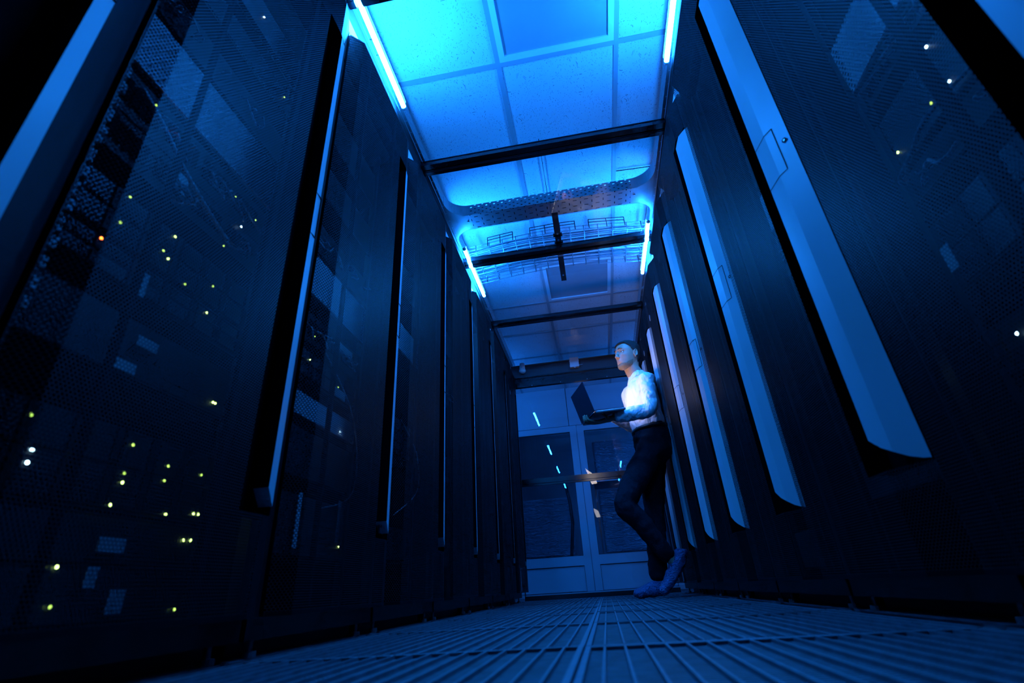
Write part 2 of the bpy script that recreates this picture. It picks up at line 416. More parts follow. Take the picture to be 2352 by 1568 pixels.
MK, MF, MFT = lock_mesh(), frame_mesh(), foot_mesh()
MD = {'left': door_mesh(True), 'right': door_mesh(False)}; MH = {'left': handle_mesh(True), 'right': handle_mesh(False)}; ML = {'left': latch_mesh(True), 'right': latch_mesh(False)}
dsk = MB(); dsk.tube([(.0375,0,0),(.041,0,0)], .022, 20); MDISC = dsk.mesh('round_boss', M['silver'])
LX, LY, RX, RY = -.682, .413, .574, 1.530
ORD = ['nearest','second','third','fourth','fifth','sixth','seventh','eighth']
cabs = {}
def cabinet(side, k):
    if side == 'left':
        loc, rz, idx = (LX, LY+.6*k, 0), 0, k+1
    else:
        loc, rz, idx = (RX, RY+.6*k, 0), PI, k+1
    lab = '%s tall dark server cabinet of the %s row, mesh door with grey handle' % (ORD[idx] if idx else 'nearest', side)
    e = empty('server_cabinet', loc, rz, lab, 'server cabinet', 'server cabinets along the %s side of the aisle' % side)
    inst('frame', MF, e)
    d = inst('door', MD[side], e); inst('handle', MH[side], d)['label'] = 'long light grey vertical handle'
    inst('latch_seam', ML[side], d)
    if side == 'right': inst('keyhole', MK, d)
    for u in (.06, .54): inst('levelling_foot', MFT, e, (-.055, u, 0))
    if side == 'right' and k in (3, 4): inst('round_boss', MDISC, d, (0, .18, 1.745))
    cabs[(side, k)] = e
for k in range(-1, 7): cabinet('left', k)
for k in range(-1, 6): cabinet('right', k)

# ---------------------------------------------------------------- equipment in the cabinets
LEDR = .0026
led_me = {}
for c_ in ('green','dim','white','orange','red'):
    s_ = MB(); s_.ball((0,0,0), (.0016,LEDR,LEDR), 0, 8, 6); led_me[c_] = s_.mesh('led', M['led_'+c_])
CW = .4826
cache = {}
def cached(key, fn):
    if key not in cache: cache[key] = fn()
    return cache[key]
def chassis(h, depth=.62, m='server_black'):
    return cached(('ch', round(h,3), m, depth), lambda: MB().box(-depth, .016, .001, -.004, CW-.016, h-.001).mesh('chassis', M[m]))
def ears(h):
    def mk():
        b_ = MB(); b_.box(-.004, 0, .001, .002, .016, h-.001); return b_.mesh('mounting_ear', M['server_black'])
    return cached(('ear', round(h,3)), mk)
def bezel(h, m='server_vent', u0=.016, u1=CW-.016):
    return cached(('bz', round(h,3), m, u0, u1), lambda: MB().box(-.0035, u0, .004, .0, u1, h-.004).mesh('front_grille', M[m]))
ROWNAME = {'left': 'left', 'right': 'right'}
KINDS = {'server': 'black vented rack server', 'storage': 'black disk array', 'switch': 'dark patched network switch',
         'panel': 'pale perforated filler panel', 'bezel': 'grey appliance with a pale bezel', 'organiser': 'cable organiser with looped leads', 'quiet': 'plain dark rack unit'}
CATS = {'server': 'server', 'storage': 'disk array', 'switch': 'network switch', 'panel': 'filler panel', 'bezel': 'appliance', 'organiser': 'cable organiser', 'quiet': 'rack unit'}
NAMES = {'server': 'rack_server', 'storage': 'disk_array', 'switch': 'network_switch', 'panel': 'filler_panel', 'bezel': 'rack_appliance', 'organiser': 'cable_organiser', 'quiet': 'rack_unit'}
def unit(side, k, z0, z1, kind, leds=(), tags=(), pos='', extra=''):
    """leds: (world y, world z, colour); tags: (world y, world z, w, h) paper labels"""
    cab = cabs[(side, k)]; h = z1-z0; sg = 1 if side == 'left' else -1
    lx, ly = (LX-.118, LY+.6*k+.0587) if side == 'left' else (RX+.118, RY+.6*k-.0587)
    idx = k+1
    place = '%s cabinet, %s row' % (ORD[idx], side)
    lab = '%s, %s, %s' % (KINDS[kind], pos, place)
    e = empty(NAMES[kind], (lx, ly, z0), 0 if side == 'left' else PI, lab, CATS[kind], 'rack equipment behind the mesh doors')
    inst('chassis', chassis(h, .62 if kind in ('server','storage','quiet') else .22), e)
    inst('mounting_ear', ears(h), e); inst('mounting_ear', ears(h), e, (0, CW-.016, 0))
    if kind == 'server': inst('front_grille', bezel(h), e)
    elif kind == 'quiet': pass
    elif kind == 'panel': inst('front_grille', bezel(h, 'light_vent', .002, CW-.002), e, (.004,0,0))
    elif kind == 'bezel':
        def mk():
            b_ = MB(); b_.box(-.002, .002, .003, .012, .10, h-.003); b_.box(-.002, .17, .003, .012, CW-.002, h-.003)
            b_.box(-.002, .10, .003, .012, .17, .02); b_.box(-.002, .10, h-.02, .012, .17, h-.003); return b_.mesh('front_bezel', M['silver'])
        inst('front_bezel', cached(('bzl', round(h,3)), mk), e)
    elif kind == 'storage':
        rows = 1 if h < .06 else (2 if h < .15 else 3); n = 6 if rows > 1 else 5
        dw = (CW-.04)/n; dh = (h-.008)/rows
        def mk():
            b_ = MB(); b_.box(-.003, .0015, .0015, .006, dw-.0015, dh-.0015, 0); b_.box(.006, .004, .004, .0085, dw*.72, dh-.004, 1); b_.box(.006, dw*.78, .003, .010, dw-.004, dh-.003, 0)
            return b_.mesh('drive_bay', [M['server_black'], M['server_vent']])
        me = cached(('bay', round(h,3)), mk)
        for i in range(n):
            for j in range(rows): inst('drive_bay', me, e, (0, .02+i*dw, .004+j*dh))
    elif kind == 'switch':
        def mk():
            b_ = MB(); n = 24
            for i in range(n):
                if i % 6 == 5: continue
                u = .03+i*(CW-.06)/n; b_.box(-.002, u, h*.25, .001, u+.013, h*.75, 0)
            return b_.mesh('port_row', M['inner'])
        inst('port_row', cached(('pr', round(h,3)), mk), e)
    if kind in ('switch', 'organiser'):
        rnd = random.Random(int(z0*1000)+k*7+(1 if side == 'left' else 50))
        for i in range(11 if k < 2 else 4):
            b_ = MB()
            u = rnd.uniform(.03, CW-.03); du = rnd.uniform(-.10, .12); dz = rnd.uniform(.01, .05); o_ = rnd.uniform(.015, .04)
            b_.tube([(.0, u, h*.5), (o_*.7, u+du*.1, h*.5-dz*.2), (o_, u+du*.5, h*.5-dz), (o_*.8, u+du*.85, h*.5-dz*1.1), (.004, min(max(u+du,.02),CW-.02), h*.5-dz*.5)], .0022, 5)
            b_.build('patch_lead', M['cable' if i % 2 else 'cable_light'], e, True)
    for y, z, c_ in leds:
        inst('led', led_me[c_], e, (.0105 if kind == 'storage' else (.013 if kind == 'bezel' else .0022), (y-ly)*sg, z-z0))
    for y, z, w_, h_ in tags:
        MB().box(.0105, -w_/2, -h_/2, .0115, w_/2, h_/2).build('paper_tag', M['label'], e, loc=(0, (y-ly)*sg, z-z0))
    return e
G, D_, W_, O_, R_ = 'green', 'dim', 'white', 'orange', 'red'
# first left cabinet (its lamps read from the photograph)
unit('left', 0, 1.72, 1.90, 'server', pos='topmost')
unit('left', 0, 1.58, 1.70, 'bezel', [(.742,1.645,W_)], pos='below the top server')
unit('left', 0, 1.44, 1.53, 'server', [(.9,1.50,D_)], [(.895,1.516,.022,.03)], pos='tagged, second vented unit')
unit('left', 0, 1.26, 1.36, 'organiser', pos='above the pale panel')
unit('left', 0, 1.075, 1.235, 'panel', pos='broad one at mid height')
unit('left', 0, .955, 1.06, 'switch', [(.978,1.046,R_),(.58,1.016,O_),(.563,1.033,D_),(.647,1.016,D_),(.899,1.007,D_),(.816,1.013,D_)], pos='directly under the pale panel')
unit('left', 0, .86, .953, 'switch', [(.857,.951,W_),(.819,.862,D_)], [(.662,.906,.03,.045)], pos='second one under the pale panel')
unit('left', 0, .69, .80, 'storage', [(.686,.783,G),(.686,.727,G),(.671,.735,D_),(.575,.79,D_),(.575,.728,D_),(.64,.705,D_),(.74,.70,D_),(.81,.74,D_)], pos='with yellow-green lamps at mid height')
unit('left', 0, .62, .688, 'storage', [(.555,.676,O_),(.642,.675,O_),(.974,.655,O_),(.812,.671,G)], [(.65,.642,.022,.05)], pos='with orange lamps')
unit('left', 0, .47, .58, 'server', [(.896,.494,G),(.903,.494,G),(.948,.56,D_)], [(.699,.538,.045,.02),(.668,.482,.045,.02)], pos='with a pair of green lamps')
unit('left', 0, .245, .385, 'storage', [(.94,.363,G),(.982,.361,G),(.949,.316,G),(.984,.312,G),(.903,.262,G),(.915,.262,G),(.836,.252,G),(.556,.356,D_),(.644,.358,D_),(.643,.338,G),(.643,.31,G),(.643,.291,D_),(.729,.307,D_),(.731,.291,G),(.815,.337,D_),(.9,.337,D_),(.814,.309,D_),(.72,.253,G),(.73,.356,D_),(.575,.309,W_),(.575,.291,W_)], pos='large one with many green lamps')
unit('left', 0, .165, .24, 'server', [(.92,.214,G),(.902,.213,G)], [(.744,.193,.05,.022)], pos='just below the large disk array')
unit('left', 0, .08, .163, 'server', [(.673,.159,G),(.683,.106,D_),(.952,.114,D_),(.918,.094,D_)], [(.779,.11,.03,.035),(.724,.145,.02,.03)], pos='lowest')
# second left cabinet
unit('left', 1, 1.62, 1.80, 'server', pos='topmost')
unit('left', 1, 1.36, 1.50, 'server', pos='second from the top')
unit('left', 1, 1.13, 1.24, 'organiser', pos='above the pale panel')
unit('left', 1, .955, 1.105, 'panel', pos='broad one at mid height')
unit('left', 1, .80, .90, 'switch', [(1.24,.83,D_)], [(1.42,.86,.10,.03)], pos='below the pale panel')
unit('left', 1, .68, .77, 'storage', [(1.22,.74,G),(1.40,.72,D_)], [(1.40,.70,.10,.03)], pos='at mid height')
unit('left', 1, .565, .64, 'panel', [(1.46,.585,W_)], pos='narrow lower one')
unit('left', 1, .40, .54, 'server', pos='below the narrow pale panel')
unit('left', 1, .20, .36, 'server', [(1.52,.24,G)], [(1.265,.29,.018,.14),(1.487,.31,.018,.12)], pos='with two upright pale tags')
for k in range(2, 7):
    unit('left', k, 1.42, 1.58, 'server', pos='upper')
    if k % 2 == 0: unit('left', k, 1.10, 1.24, 'panel', pos='middle')
    else: unit('left', k, 1.10, 1.22, 'organiser', pos='middle')
    unit('left', k, .62, .78, 'storage', [(LY+.6*k+.2, .70, D_)], pos='lower')
    if k < 4: unit('left', k, .22, .34, 'server', [(LY+.6*k+.16, .26, G), (LY+.6*k+.24, .26, D_)], pos='lowest')
unit('left', -1, 1.15, 1.45, 'server', pos='upper'); unit('left', -1, .5, .8, 'server', pos='lower')
# right row
unit('right', -1, 1.045, 1.20, 'panel', pos='broad one at mid height')
unit('right', -1, .98, 1.035, 'switch', pos='below the pale panel')
unit('right', -1, .80, .93, 'server', [(.681,.829,W_),(.679,.922,W_),(.845,.836,G),(.73,.836,D_)], pos='with blue-white lamps')
unit('right', -1, .72, .785, 'organiser', [(.866,.773,R_)], pos='beside a red lamp')
unit('right', -1, .52, .66, 'storage', [], [(.85,.58,.022,.05)], pos='tagged one')
unit('right', -1, .36, .44, 'organiser', [(.819,.408,W_),(.80,.405,W_),(.78,.408,W_)], pos='low one with white lamps')
unit('right', -1, .22, .32, 'storage', [(.862,.279,G)], pos='lowest')
unit('right', 0, .24, .34, 'server', [(.995,.268,G)], pos='lowest')
unit('right', 0, 1.30, 1.45, 'server', [(.995,1.351,W_)], pos='upper')
unit('right', 0, 1.10, 1.25, 'panel', pos='middle')
unit('right', 0, .94, 1.05, 'switch', [(1.365,1.016,D_)], pos='under the pale panel')
unit('right', 0, .60, .76, 'server', pos='lower')
for k in range(1, 5):
    unit('right', k, 1.30, 1.45, 'server', pos='upper')
    if k < 3: unit('right', k, .98, 1.10, 'organiser', [(RY+.6*k-.58+.12, 1.014, G)] if k == 1 else [], pos='middle')
    unit('right', k, .48, .62, 'storage', [(RY+.6*k-.45, .546, W_), (RY+.6*k-.38, .536, W_)] if k == 2 else [], pos='lower')
    if k < 3: unit('right', k, .10, .22, 'server', [(RY+.6*k-.36, .142, W_)], pos='lowest')
# ladder of pale tags on the front post of the first left cabinet
lt = MB(); rnd = random.Random(3); z = .50
while z < 1.03:
    hh = rnd.uniform(.016, .034); ww = rnd.uniform(.010, .022); nst = rnd.choice((2, 3))
    for q in range(nst): lt.box(0, -ww/2, z+q*hh/nst, .006, ww/2, z+(q+.62)*hh/nst)
    lt.box(0, -ww/2, z, .005, -ww/2+.006, z+hh); z += hh+rnd.uniform(.004, .014)
o = lt.build('cable_tag_ladder', M['label'], loc=(LX-.112, .487, 0)); tag(o, 'upright ladder of pale cable tags on the post inside the nearest full left door', 'cable tags')
# bundle of shiny leads looping across the first left cabinet, and loose leads in others
for i, (pts, lab, r, mt) in enumerate([
    ([(-.765,.505,1.0),(-.755,.56,.955),(-.750,.62,.905),(-.755,.70,.872),(-.775,.80,.86)], 'pale cable sagging across the nearest full left cabinet below the filler panel', .0045, 'cable_light'),
    ([(-.79,1.30,.80),(-.765,1.45,.66),(-.762,1.52,.50),(-.768,1.50,.38),(-.79,1.36,.33)], 'thin loose cable looping low behind the second left door', .002, 'cable_light'),
    ([(-.79,1.95,.78),(-.762,2.08,.66),(-.76,2.10,.50),(-.79,1.92,.38)], 'thin cable looping behind the third left door', .002, 'cable_light'),
    ([(.69,.60,.80),(.665,.72,.80),(.66,.78,.775),(.665,.84,.765),(.69,.865,.77)], 'pale cable looping behind the nearest right door beside the red lamp', .004, 'cable'),
    ([(.69,1.02,.90),(.655,1.04,.86),(.655,1.03,.79),(.69,1.00,.765)], 'thin cable loop hanging inside the right cabinet edge', .0022, 'cable_light')]):
    q = [Vector(p) for p in pts]; fine = []
    for a in range(len(q)-1):
        p0, p1, p2, p3 = q[max(a-1,0)], q[a], q[a+1], q[min(a+2,len(q)-1)]
        for s_ in range(6):
            t_ = s_/6; fine.append(.5*((2*p1)+(p2-p0)*t_+(2*p0-5*p1+4*p2-p3)*t_**2+(3*p1-p0-3*p2+p3)*t_**3))
    fine.append(q[-1]); tb = MB().tube(fine, r, 6); tag(tb.build('loose_cable', M[mt], smooth=True), lab, 'cable')

# ---------------------------------------------------------------- aisle roof
ZG = 2.165
XGL, XGR = -.688, .5825
def crossbar(y0, y1, lab, notch=False):
    e = empty('roof_crossbar', (0, y0, 2.132), 0, lab, 'crossbar', 'black crossbars of the glass roof')
    b_ = MB(); w_ = y1-y0; X0, X1 = -.699, .586
    for xa, xb in (((X0, -.6705), (-.6455, .5431), (.5681, X1)) if notch else ((X0, X1),)):
        b_.box(xa, 0, .008, xb, w_*.46, .0325); b_.box(xa, w_*.54, .004, xb, w_, .0325); b_.box(xa, w_*.46, .014, xb, w_*.54, .030)
        b_.box(xa, w_*.62, 0, xb, w_*.90, .004)
    b_.box(X0, -.004, .0325, X1, w_+.004, .0365)
    b_.build('bar', M['gloss_black'], e)
    return e
bars = [(.944,1.018), (1.831,1.903), (2.716,2.794), (3.641,3.717)]
labs = ['black crossbar of the glass roof, nearest, cut by the top of the photo', 'black crossbar just past the big ceiling panel', 'black crossbar under the wire cable tray', 'black crossbar farthest from the camera']
for i, ((a, b_), l) in enumerate(zip(bars, labs)): crossbar(a, b_, l, i in (0, 2))
gp = [(-.9, .944), (1.018, 1.831), (1.903, 2.716), (2.794, 3.641), (3.717, 4.60)]
gl = ['clear roof pane nearest the camera, before the first crossbar', 'clear roof pane under the big unlit ceiling panel', 'clear roof pane under the slotted metal tray', 'clear roof pane under the wire cable tray', 'clear roof pane farthest away, above the sensor box']
for (a, b_), l in zip(gp, gl):
    e = empty('roof_glass_pane', (0, a, ZG), 0, l, 'glass pane', 'clear panes of the aisle roof')
    MB().box(XGL, .002, 0, XGR, b_-a-.002, .004).build('pane', M['glass'], e)
    s_ = MB(); s_.box(XGL-.003, .002, -.002, XGL-.0002, b_-a-.002, .006); s_.box(XGR+.0002, .002, -.002, XGR+.003, b_-a-.002, .006); s_.build('edge_trim', M['galv'], e)  # thin metal strips added as the glint along the glass edges
for s_, x0, x1, l in (('left', -.717, -.6995, 'long dark side panel carrying the glass roof along the left row'), ('right', .5865, .604, 'long dark side panel carrying the glass roof along the right row')):
    e = empty('roof_side_panel', ((x0+x1)/2, -1.0, 1.9735), 0, l, 'side panel'); h_ = (x1-x0)/2
    MB().box(-h_, 0, 0, h_, 5.6, .106).build('pale_lower_strip', M['white_plastic'], e)
    MB().box(-h_, 0, .106, h_, 5.6, .192).build('dark_profile', M['matte'], e)
# LED tubes
def tube(x, y0, y1, lab, mt='tube'):
    e = empty('led_tube', (x, y0, 2.150), 0, lab, 'led tube', 'blue led tubes along the roof edges')
    MB().tube([(0,.012,0),(0,y1-y0-.012,0)], .0105, 16).build('light_tube', M[mt], e, True)
    for yy in (.08, y1-y0-.10): MB().box(-.004, yy, .0105, .004, yy+.02, .0148).build('clip', M['galv'], e)
    MB().tube([(0,0,0),(0,.0118,0)], .0115, 14).build('end_cap', M['tube_cap'], e, True)
    MB().tube([(0,y1-y0-.0118,0),(0,y1-y0,0)], .0115, 14).build('end_cap', M['tube_cap'], e, True)
TL, TR = -.658, .5556
tube(TL, .843, 1.488, 'glowing blue-white led tube along the left roof edge, nearest')
tube(TR, .843, 1.516, 'glowing blue-white led tube along the right roof edge, nearest')
tube(TL, 2.585, 3.207, 'glowing blue-white led tube on the left, under the wire tray', 'tube_far')
tube(TR, 2.595, 3.20, 'glowing blue-white led tube on the right, under the wire tray', 'tube_far')

# ---------------------------------------------------------------- cable trays above the roof
ZT = 2.225; TH = .080
def arc(cx, cy, r, a0, a1, n=10): return [(cx+r*math.cos(math.radians(a0+(a1-a0)*i/n)), cy+r*math.sin(math.radians(a0+(a1-a0)*i/n))) for i in range(n+1)]
for side, xi, xo in (('left', -.692, -.99), ('right', .582, .882)):
    e = empty('side_cable_tray', (0, 0, ZT), 0, 'slotted steel cable tray running above the %s row of cabinets' % side, 'cable tray')
    b_ = MB(); b_.quad([(xi,-1,0),(xo,-1,0),(xo,5.2,0),(xi,5.2,0)]); b_.build('tray_base', M['tray_bottom_y'], e)
    b_ = MB()
    for y0, y1 in ((-1, 2.225), (2.59, 5.2)): b_.quad([(xi,y0,0),(xi,y1,0),(xi,y1,TH),(xi,y0,TH)])
    b_.quad([(xo,-1,0),(xo,5.2,0),(xo,5.2,TH),(xo,-1,TH)]); b_.build('tray_side', M['tray_wall_y'], e)
    b_ = MB()
    for y0, y1 in ((-1, 2.225), (2.59, 5.2)): b_.box(xi-.001, y0, TH, xi+.001+.0, y1, TH+.003)
    b_.build('rolled_edge', M['galv'], e)
    hb = MB()
    for y in (.3, 1.9, 3.5): hb.box(min(xi,xo), y, -.022, max(xi,xo), y+.03, -.002); hb.box((xi+xo)/2-.01, y+.01, -.2505, (xi+xo)/2+.01, y+.03, -.022)
    hb.build('support_bracket', M['galv'], e)
e = empty('crossing_cable_tray', (0, 2.355, ZT), 0, 'slotted steel cable tray with rounded corners crossing above the glass roof', 'cable tray')
yn, yf = 0., .132
b_ = MB(); b_.quad([(-.565,yn,0),(.452,yn,0),(.452,yf,0),(-.565,yf,0)]); b_.build('tray_base', M['tray_bottom'], e)
b_ = MB(); b_.quad([(-.565,yn,0),(.452,yn,0),(.452,yn,TH),(-.565,yn,TH)]); b_.quad([(-.565,yf,0),(.452,yf,0),(.452,yf,TH),(-.565,yf,TH)]); b_.build('tray_side', M['tray_wall'], e)
for sx, xi, xt in ((-1, -.691, -.565), (1, .581, .452)):
    b_ = MB(); r = abs(xi-xt)
    near = arc(xt, -r, r, 90, 180 if sx < 0 else 0)          # from tray near corner out to the side tray
    farr = arc(xt, yf+r*.8, r*.8, 270, 180 if sx < 0 else 360)
    far = [(xt + (x-xt)*1.25, y) for x, y in farr]
    poly = near + [(xi+sx*.004, -r)] + [(xi+sx*.004, yf+r*.8)] + far[::-1]
    b_.quad([(x, y, .0005) for x, y in poly])
    for p, q in zip(near[:-1], near[1:]): b_.quad([(p[0],p[1],0),(q[0],q[1],0),(q[0],q[1],TH),(p[0],p[1],TH)])
    for p, q in zip(far[:-1], far[1:]): b_.quad([(p[0],p[1],0),(q[0],q[1],0),(q[0],q[1],TH),(p[0],p[1],TH)])
    j = b_.build('rounded_corner_piece', M['galv'], e)
    s_ = MB(); s_.box(xt-.004*sx, yn, -.0012, xt+.038*sx, yf, -.0002); s_.tube([(xt+.018*sx, .06, -.006),(xt+.018*sx, .06, -.001)], .007, 10); s_.build('joint_plate', M['galv'], e)
for i in range(18):
    lane, layer = i % 6, i//6; y = 2.355+.0125+lane*.0205; z = ZT+.0105+layer*.0202
    o = MB().tube([(x, y, z) for x in (-.60,-.3,0,.25,.48)], .0095, 8).build('tray_cable', M['cable' if i % 3 else 'black'], smooth=True)
    tag(o, '%s cable, one of the bundle in the slotted crossing tray' % ('blue-grey' if i % 3 else 'black'), 'cable', '%s cables in the slotted crossing tray' % ('blue-grey' if i % 3 else 'black'))
# dangling fixing strips and strut
e = empty('hanging_strut', (-.029, 2.345, 2.205), 0, 'dark slotted strut running lengthwise below the crossing tray and wire tray', 'strut')
s_ = MB(); s_.box(-.020, 0, 0, .020, .88, .003); s_.box(-.020, 0, .003, -.017, .88, .014); s_.box(.017, 0, .003, .020, .88, .014); s_.build('channel', M['black'], e)
s_ = MB(); s_.box(-.0195, .0, -.0015, .0195, .09, -.0002); s_.box(-.0195, .47, -.0015, .0195, .56, -.0002); s_.build('cover_plate', M['galv'], e)
for y in (.045, .30, .37, .52, .80): MB().tube([(0,y,-.006),(0,y,.002)], .0065, 8).build('bolt', M['galv'], e)
s_ = MB(); s_.box(-.03, .31, .0, .03, .335, .012); s_.box(-.028, .395, .0, .03, .41, .012); s_.build('clamp', M['black'], e)
# wire basket tray
def arch(t): return .055*(math.sin(PI*min(max((t+.02),0),1)))**1.3   # rise in the middle of the span
bx0, bx1 = -.74, .66; by0, by1 = 2.87, 3.27; zb = 2.312
e = empty('wire_cable_tray', (0, by0, zb), 0, 'arched wire basket cable tray crossing above the second pair of led tubes', 'cable tray')
def Z(x): return arch((x-bx0)/(bx1-bx0))
b_ = MB(); xs = [bx0+i*(bx1-bx0)/28 for i in range(29)]
for yy in (0, .09, .18, .27, by1-by0): b_.tube([(x, yy, Z(x)) for x in xs], .0031, 6)
for yy in (0, by1-by0):
    for hz in (.03, .06): b_.tube([(x, yy, Z(x)+hz) for x in xs], .0029, 6)
for i in range(0, 29, 2):
    x = xs[i]; z = Z(x); b_.tube([(x,-.003,z+.062),(x,-.003,z-.002),(x,by1-by0+.003,z-.002),(x,by1-by0+.003,z+.062)], .0031, 6)
b_.build('wire_basket', M['wire'], e, True)
# raised wire guard sections on the near side
for x0, x1 in ((-.55,-.36),(-.23,.10),(.20,.45)):
    b_ = MB(); zz = lambda x: Z(x)+.062
    for hz in (.02, .045): b_.tube([(x0,-.006,zz(x0)+hz),((x0+x1)/2,-.006,zz((x0+x1)/2)+hz),(x1,-.006,zz(x1)+hz)], .0031, 6)
    n = 2 if x1-x0 < .3 else 3
    for i in range(n+1):
        x = x0+(x1-x0)*i/n; b_.tube([(x,-.006,zz(x)-.03),(x,-.006,zz(x)+.046)], .0031, 6)
    b_.build('wire_guard', M['black'], e, True)
rnd = random.Random(11)
for i in range(24):
    lane, layer = i % 8, i//8
    yy = by0+.028+lane*.040+(.012 if layer == 1 else 0); hz = .010+layer*.013
    r = (.0035,.0045,.0055)[(i*7) % 3]; mt = 'cable_green' if i in (4, 13) else ('cable_light' if i % 5 == 0 else 'cable')
    pts = [(x, yy+.010*math.sin(1.3+x*7), zb+Z(x)+hz) for x in xs]
    o = MB().tube(pts, r, 6).build('tray_cable', M[mt], smooth=True)
    what = {'cable_green': 'green cable', 'cable_light': 'pale cable', 'cable': 'blue-grey cable'}[mt]
    tag(o, '%s, one of the bundle lying in the arched wire tray above the roof' % what, 'cable', '%ss in the wire tray' % what)

# ---------------------------------------------------------------- far end of the aisle: header, devices, glass door
YE = 4.625
e = empty('door_header', (0, YE, 2.027), 0, 'dark header panel over the glass door at the end of the aisle', 'header panel')
MB().box(-.698, 0, 0, .585, .02, .137).build('panel', simple('dark_blue_grey_panel', (.06,.065,.075), .35, 0, .5, .05, 3), e)
b_ = MB().box(-.70, -.012, -.050, .585, .012, -.0005); b_.box(-.70, -.018, -.114, .585, .02, -.054); b_.box(-.70, -.024, -.018, .585, -.0125, -.006); b_.build('track', M['gloss_black'], e)
for x in (-.49,-.20,.065,.26,.44): MB().tube([(x,-.022,-.104),(x,-.018,-.104)], .003, 8).build('screw', M['galv'], e)
e = empty('junction_box', (-.042, YE, 2.057), 0, 'square white junction box fixed to the dark header', 'junction box')
b_ = MB().box(-.045, -.047, 0, .045, -.012, .104); b_.box(-.038, -.012, .004, .038, -.0005, .094); b_.build('box', M['white_plastic'], e)
for z in (.022, .075):
    for sx in (-1, 1): MB().tube([(sx*.042,-.028,z),(sx*.048,-.028,z)], .007, 10).build('cable_gland', M['white_plastic'], e)
MB().tube([(0,-.03,-.006),(0,-.03,0)], .007, 10).build('cable_gland', M['white_plastic'], e)
MB().tube([(.048,-.028,.022),(.082,-.028,.026)], .0022, 6).build('lead', M['cable_light'], e)
e = empty('motion_detector', (-.574, YE, 2.052), 0, 'white rounded motion detector at the left end of the header', 'motion detector')
b_ = MB(); b_.tube([(0,-.03,.112),(0,-.032,.06),(0,-.034,.035)], [(.026,.030),(.030,.034),(.032,.036)], 20); b_.ball((0,-.034,.034), (.036,.032,.030), 0, 20, 12); b_.build('housing', M['white_plastic'], e, True)
MB().box(-.012,-.0672,.052,.012,-.0655,.0545).build('status_slot', M['groove'], e)
c = MB().tube([(-.68,YE-.008,2.155),(-.38,YE-.012,2.148),(-.1,YE-.008,2.156),(.1,YE-.014,2.150),(.57,YE-.008,2.156)], .005, 6); tag(c.build('header_cable', M['cable'], smooth=True), 'dark cable draped along the top of the header', 'cable')
e = empty('sliding_glass_door', (0, YE+.03, 0), 0, 'glass sliding door with dark rails closing the far end of the aisle', 'glass door')
MB().box(-.690, 0, .04, .578, .006, 1.912).build('glass_leaf', M['glass_door'], e)
b_ = MB().box(-.690, -.008, .944, .578, .016, .960); b_.box(-.690, -.012, .964, .578, .018, 1.008); b_.build('mid_rail', M['gloss_black'], e)
MB().box(-.698, -.012, .003, .585, .02, .038).build('bottom_rail', M['black'], e)
MB().box(-.698, -.01, .039, -.691, .016, 1.912).build('side_rail', M['black'], e)

# ---------------------------------------------------------------- partition with white doors beyond the glass
YD = 6.30
def leaf(name, x0, x1, hinge):
    d = struct(bpy.data.objects.new(name, None)); COL.objects.link(d); d.location = (0, YD, 0)
    b_ = MB(); s0 = .087
    b_.box(x0+s0, 0, 1.892, x1-s0, .045, 1.968)      # top rail
    b_.box(x0+s0, 0, .305, x1-s0, .045, .408)       # lock rail
    b_.box(x0, 0, .036, x0+s0, .045, 1.968); b_.box(x1-s0, 0, .036, x1, .045, 1.968)
    b_.build('door_frame', M['white_paint'], d)
    MB().box(x0+s0+.004, .012, .04, x1-s0-.004, .035, .297).build('kick_panel', M['white_paint'], d)
    g_ = MB()
    for q in ((x0+s0,.297,x1-s0,.305),(x0+s0,.036,x0+s0+.004,.305),(x1-s0-.004,.036,x1-s0,.305)): g_.box(q[0], .006, q[1], q[2], .03, q[3])
    g_.build('panel_groove', M['groove'], d)
    MB().box(x0+s0, .018, .408, x1-s0, .024, 1.892).build('glazing', M['glass'], d)
    b_ = MB()
    for q in ((x0+s0,.408,x1-s0,.414),(x0+s0,1.886,x1-s0,1.892),(x0+s0,.408,x0+s0+.005,1.892),(x1-s0-.005,.408,x1-s0,1.892)): b_.box(q[0], .010, q[1], q[2], .032, q[3])
    b_.build('glazing_bead', M['black'], d)
leaf('door_1', -1.14, -.140, 'l'); leaf('door_2', -.134, .87, 'r')
b_ = MB(); b_.box(-2.0, 0, 1.974, -.232, .05, ZC); b_.box(-.224, 0, 1.974, -.020, .05, ZC); b_.box(-.014, 0, 1.974, 1.9, .05, ZC)
b_.box(-2.0, 0, 0, -1.145, .05, 1.974); b_.box(.875, 0, 0, 1.9, .05, 1.974); b_.box(-1.145, -.02, 0, .875, .06, .032)
b_.build('wall_end', M['white_paint'], loc=(0, YD, 0))['kind'] = 'structure'
b_ = MB(); b_.box(-.232, .01, 1.974, -.224, .03, ZC); b_.box(-.020, .01, 1.974, -.014, .03, ZC); b_.build('trim_2', M['groove'], loc=(0, YD, 0))['kind'] = 'structure'
b_ = MB(); b_.box(.02, -.012, 2.10, .9, -.001, 2.145); struct(b_.build('trim_3', simple('grey_blue_board', (.10,.11,.13), .4), loc=(0, YD, 0)))  # dark band added in place of a ceiling reflection
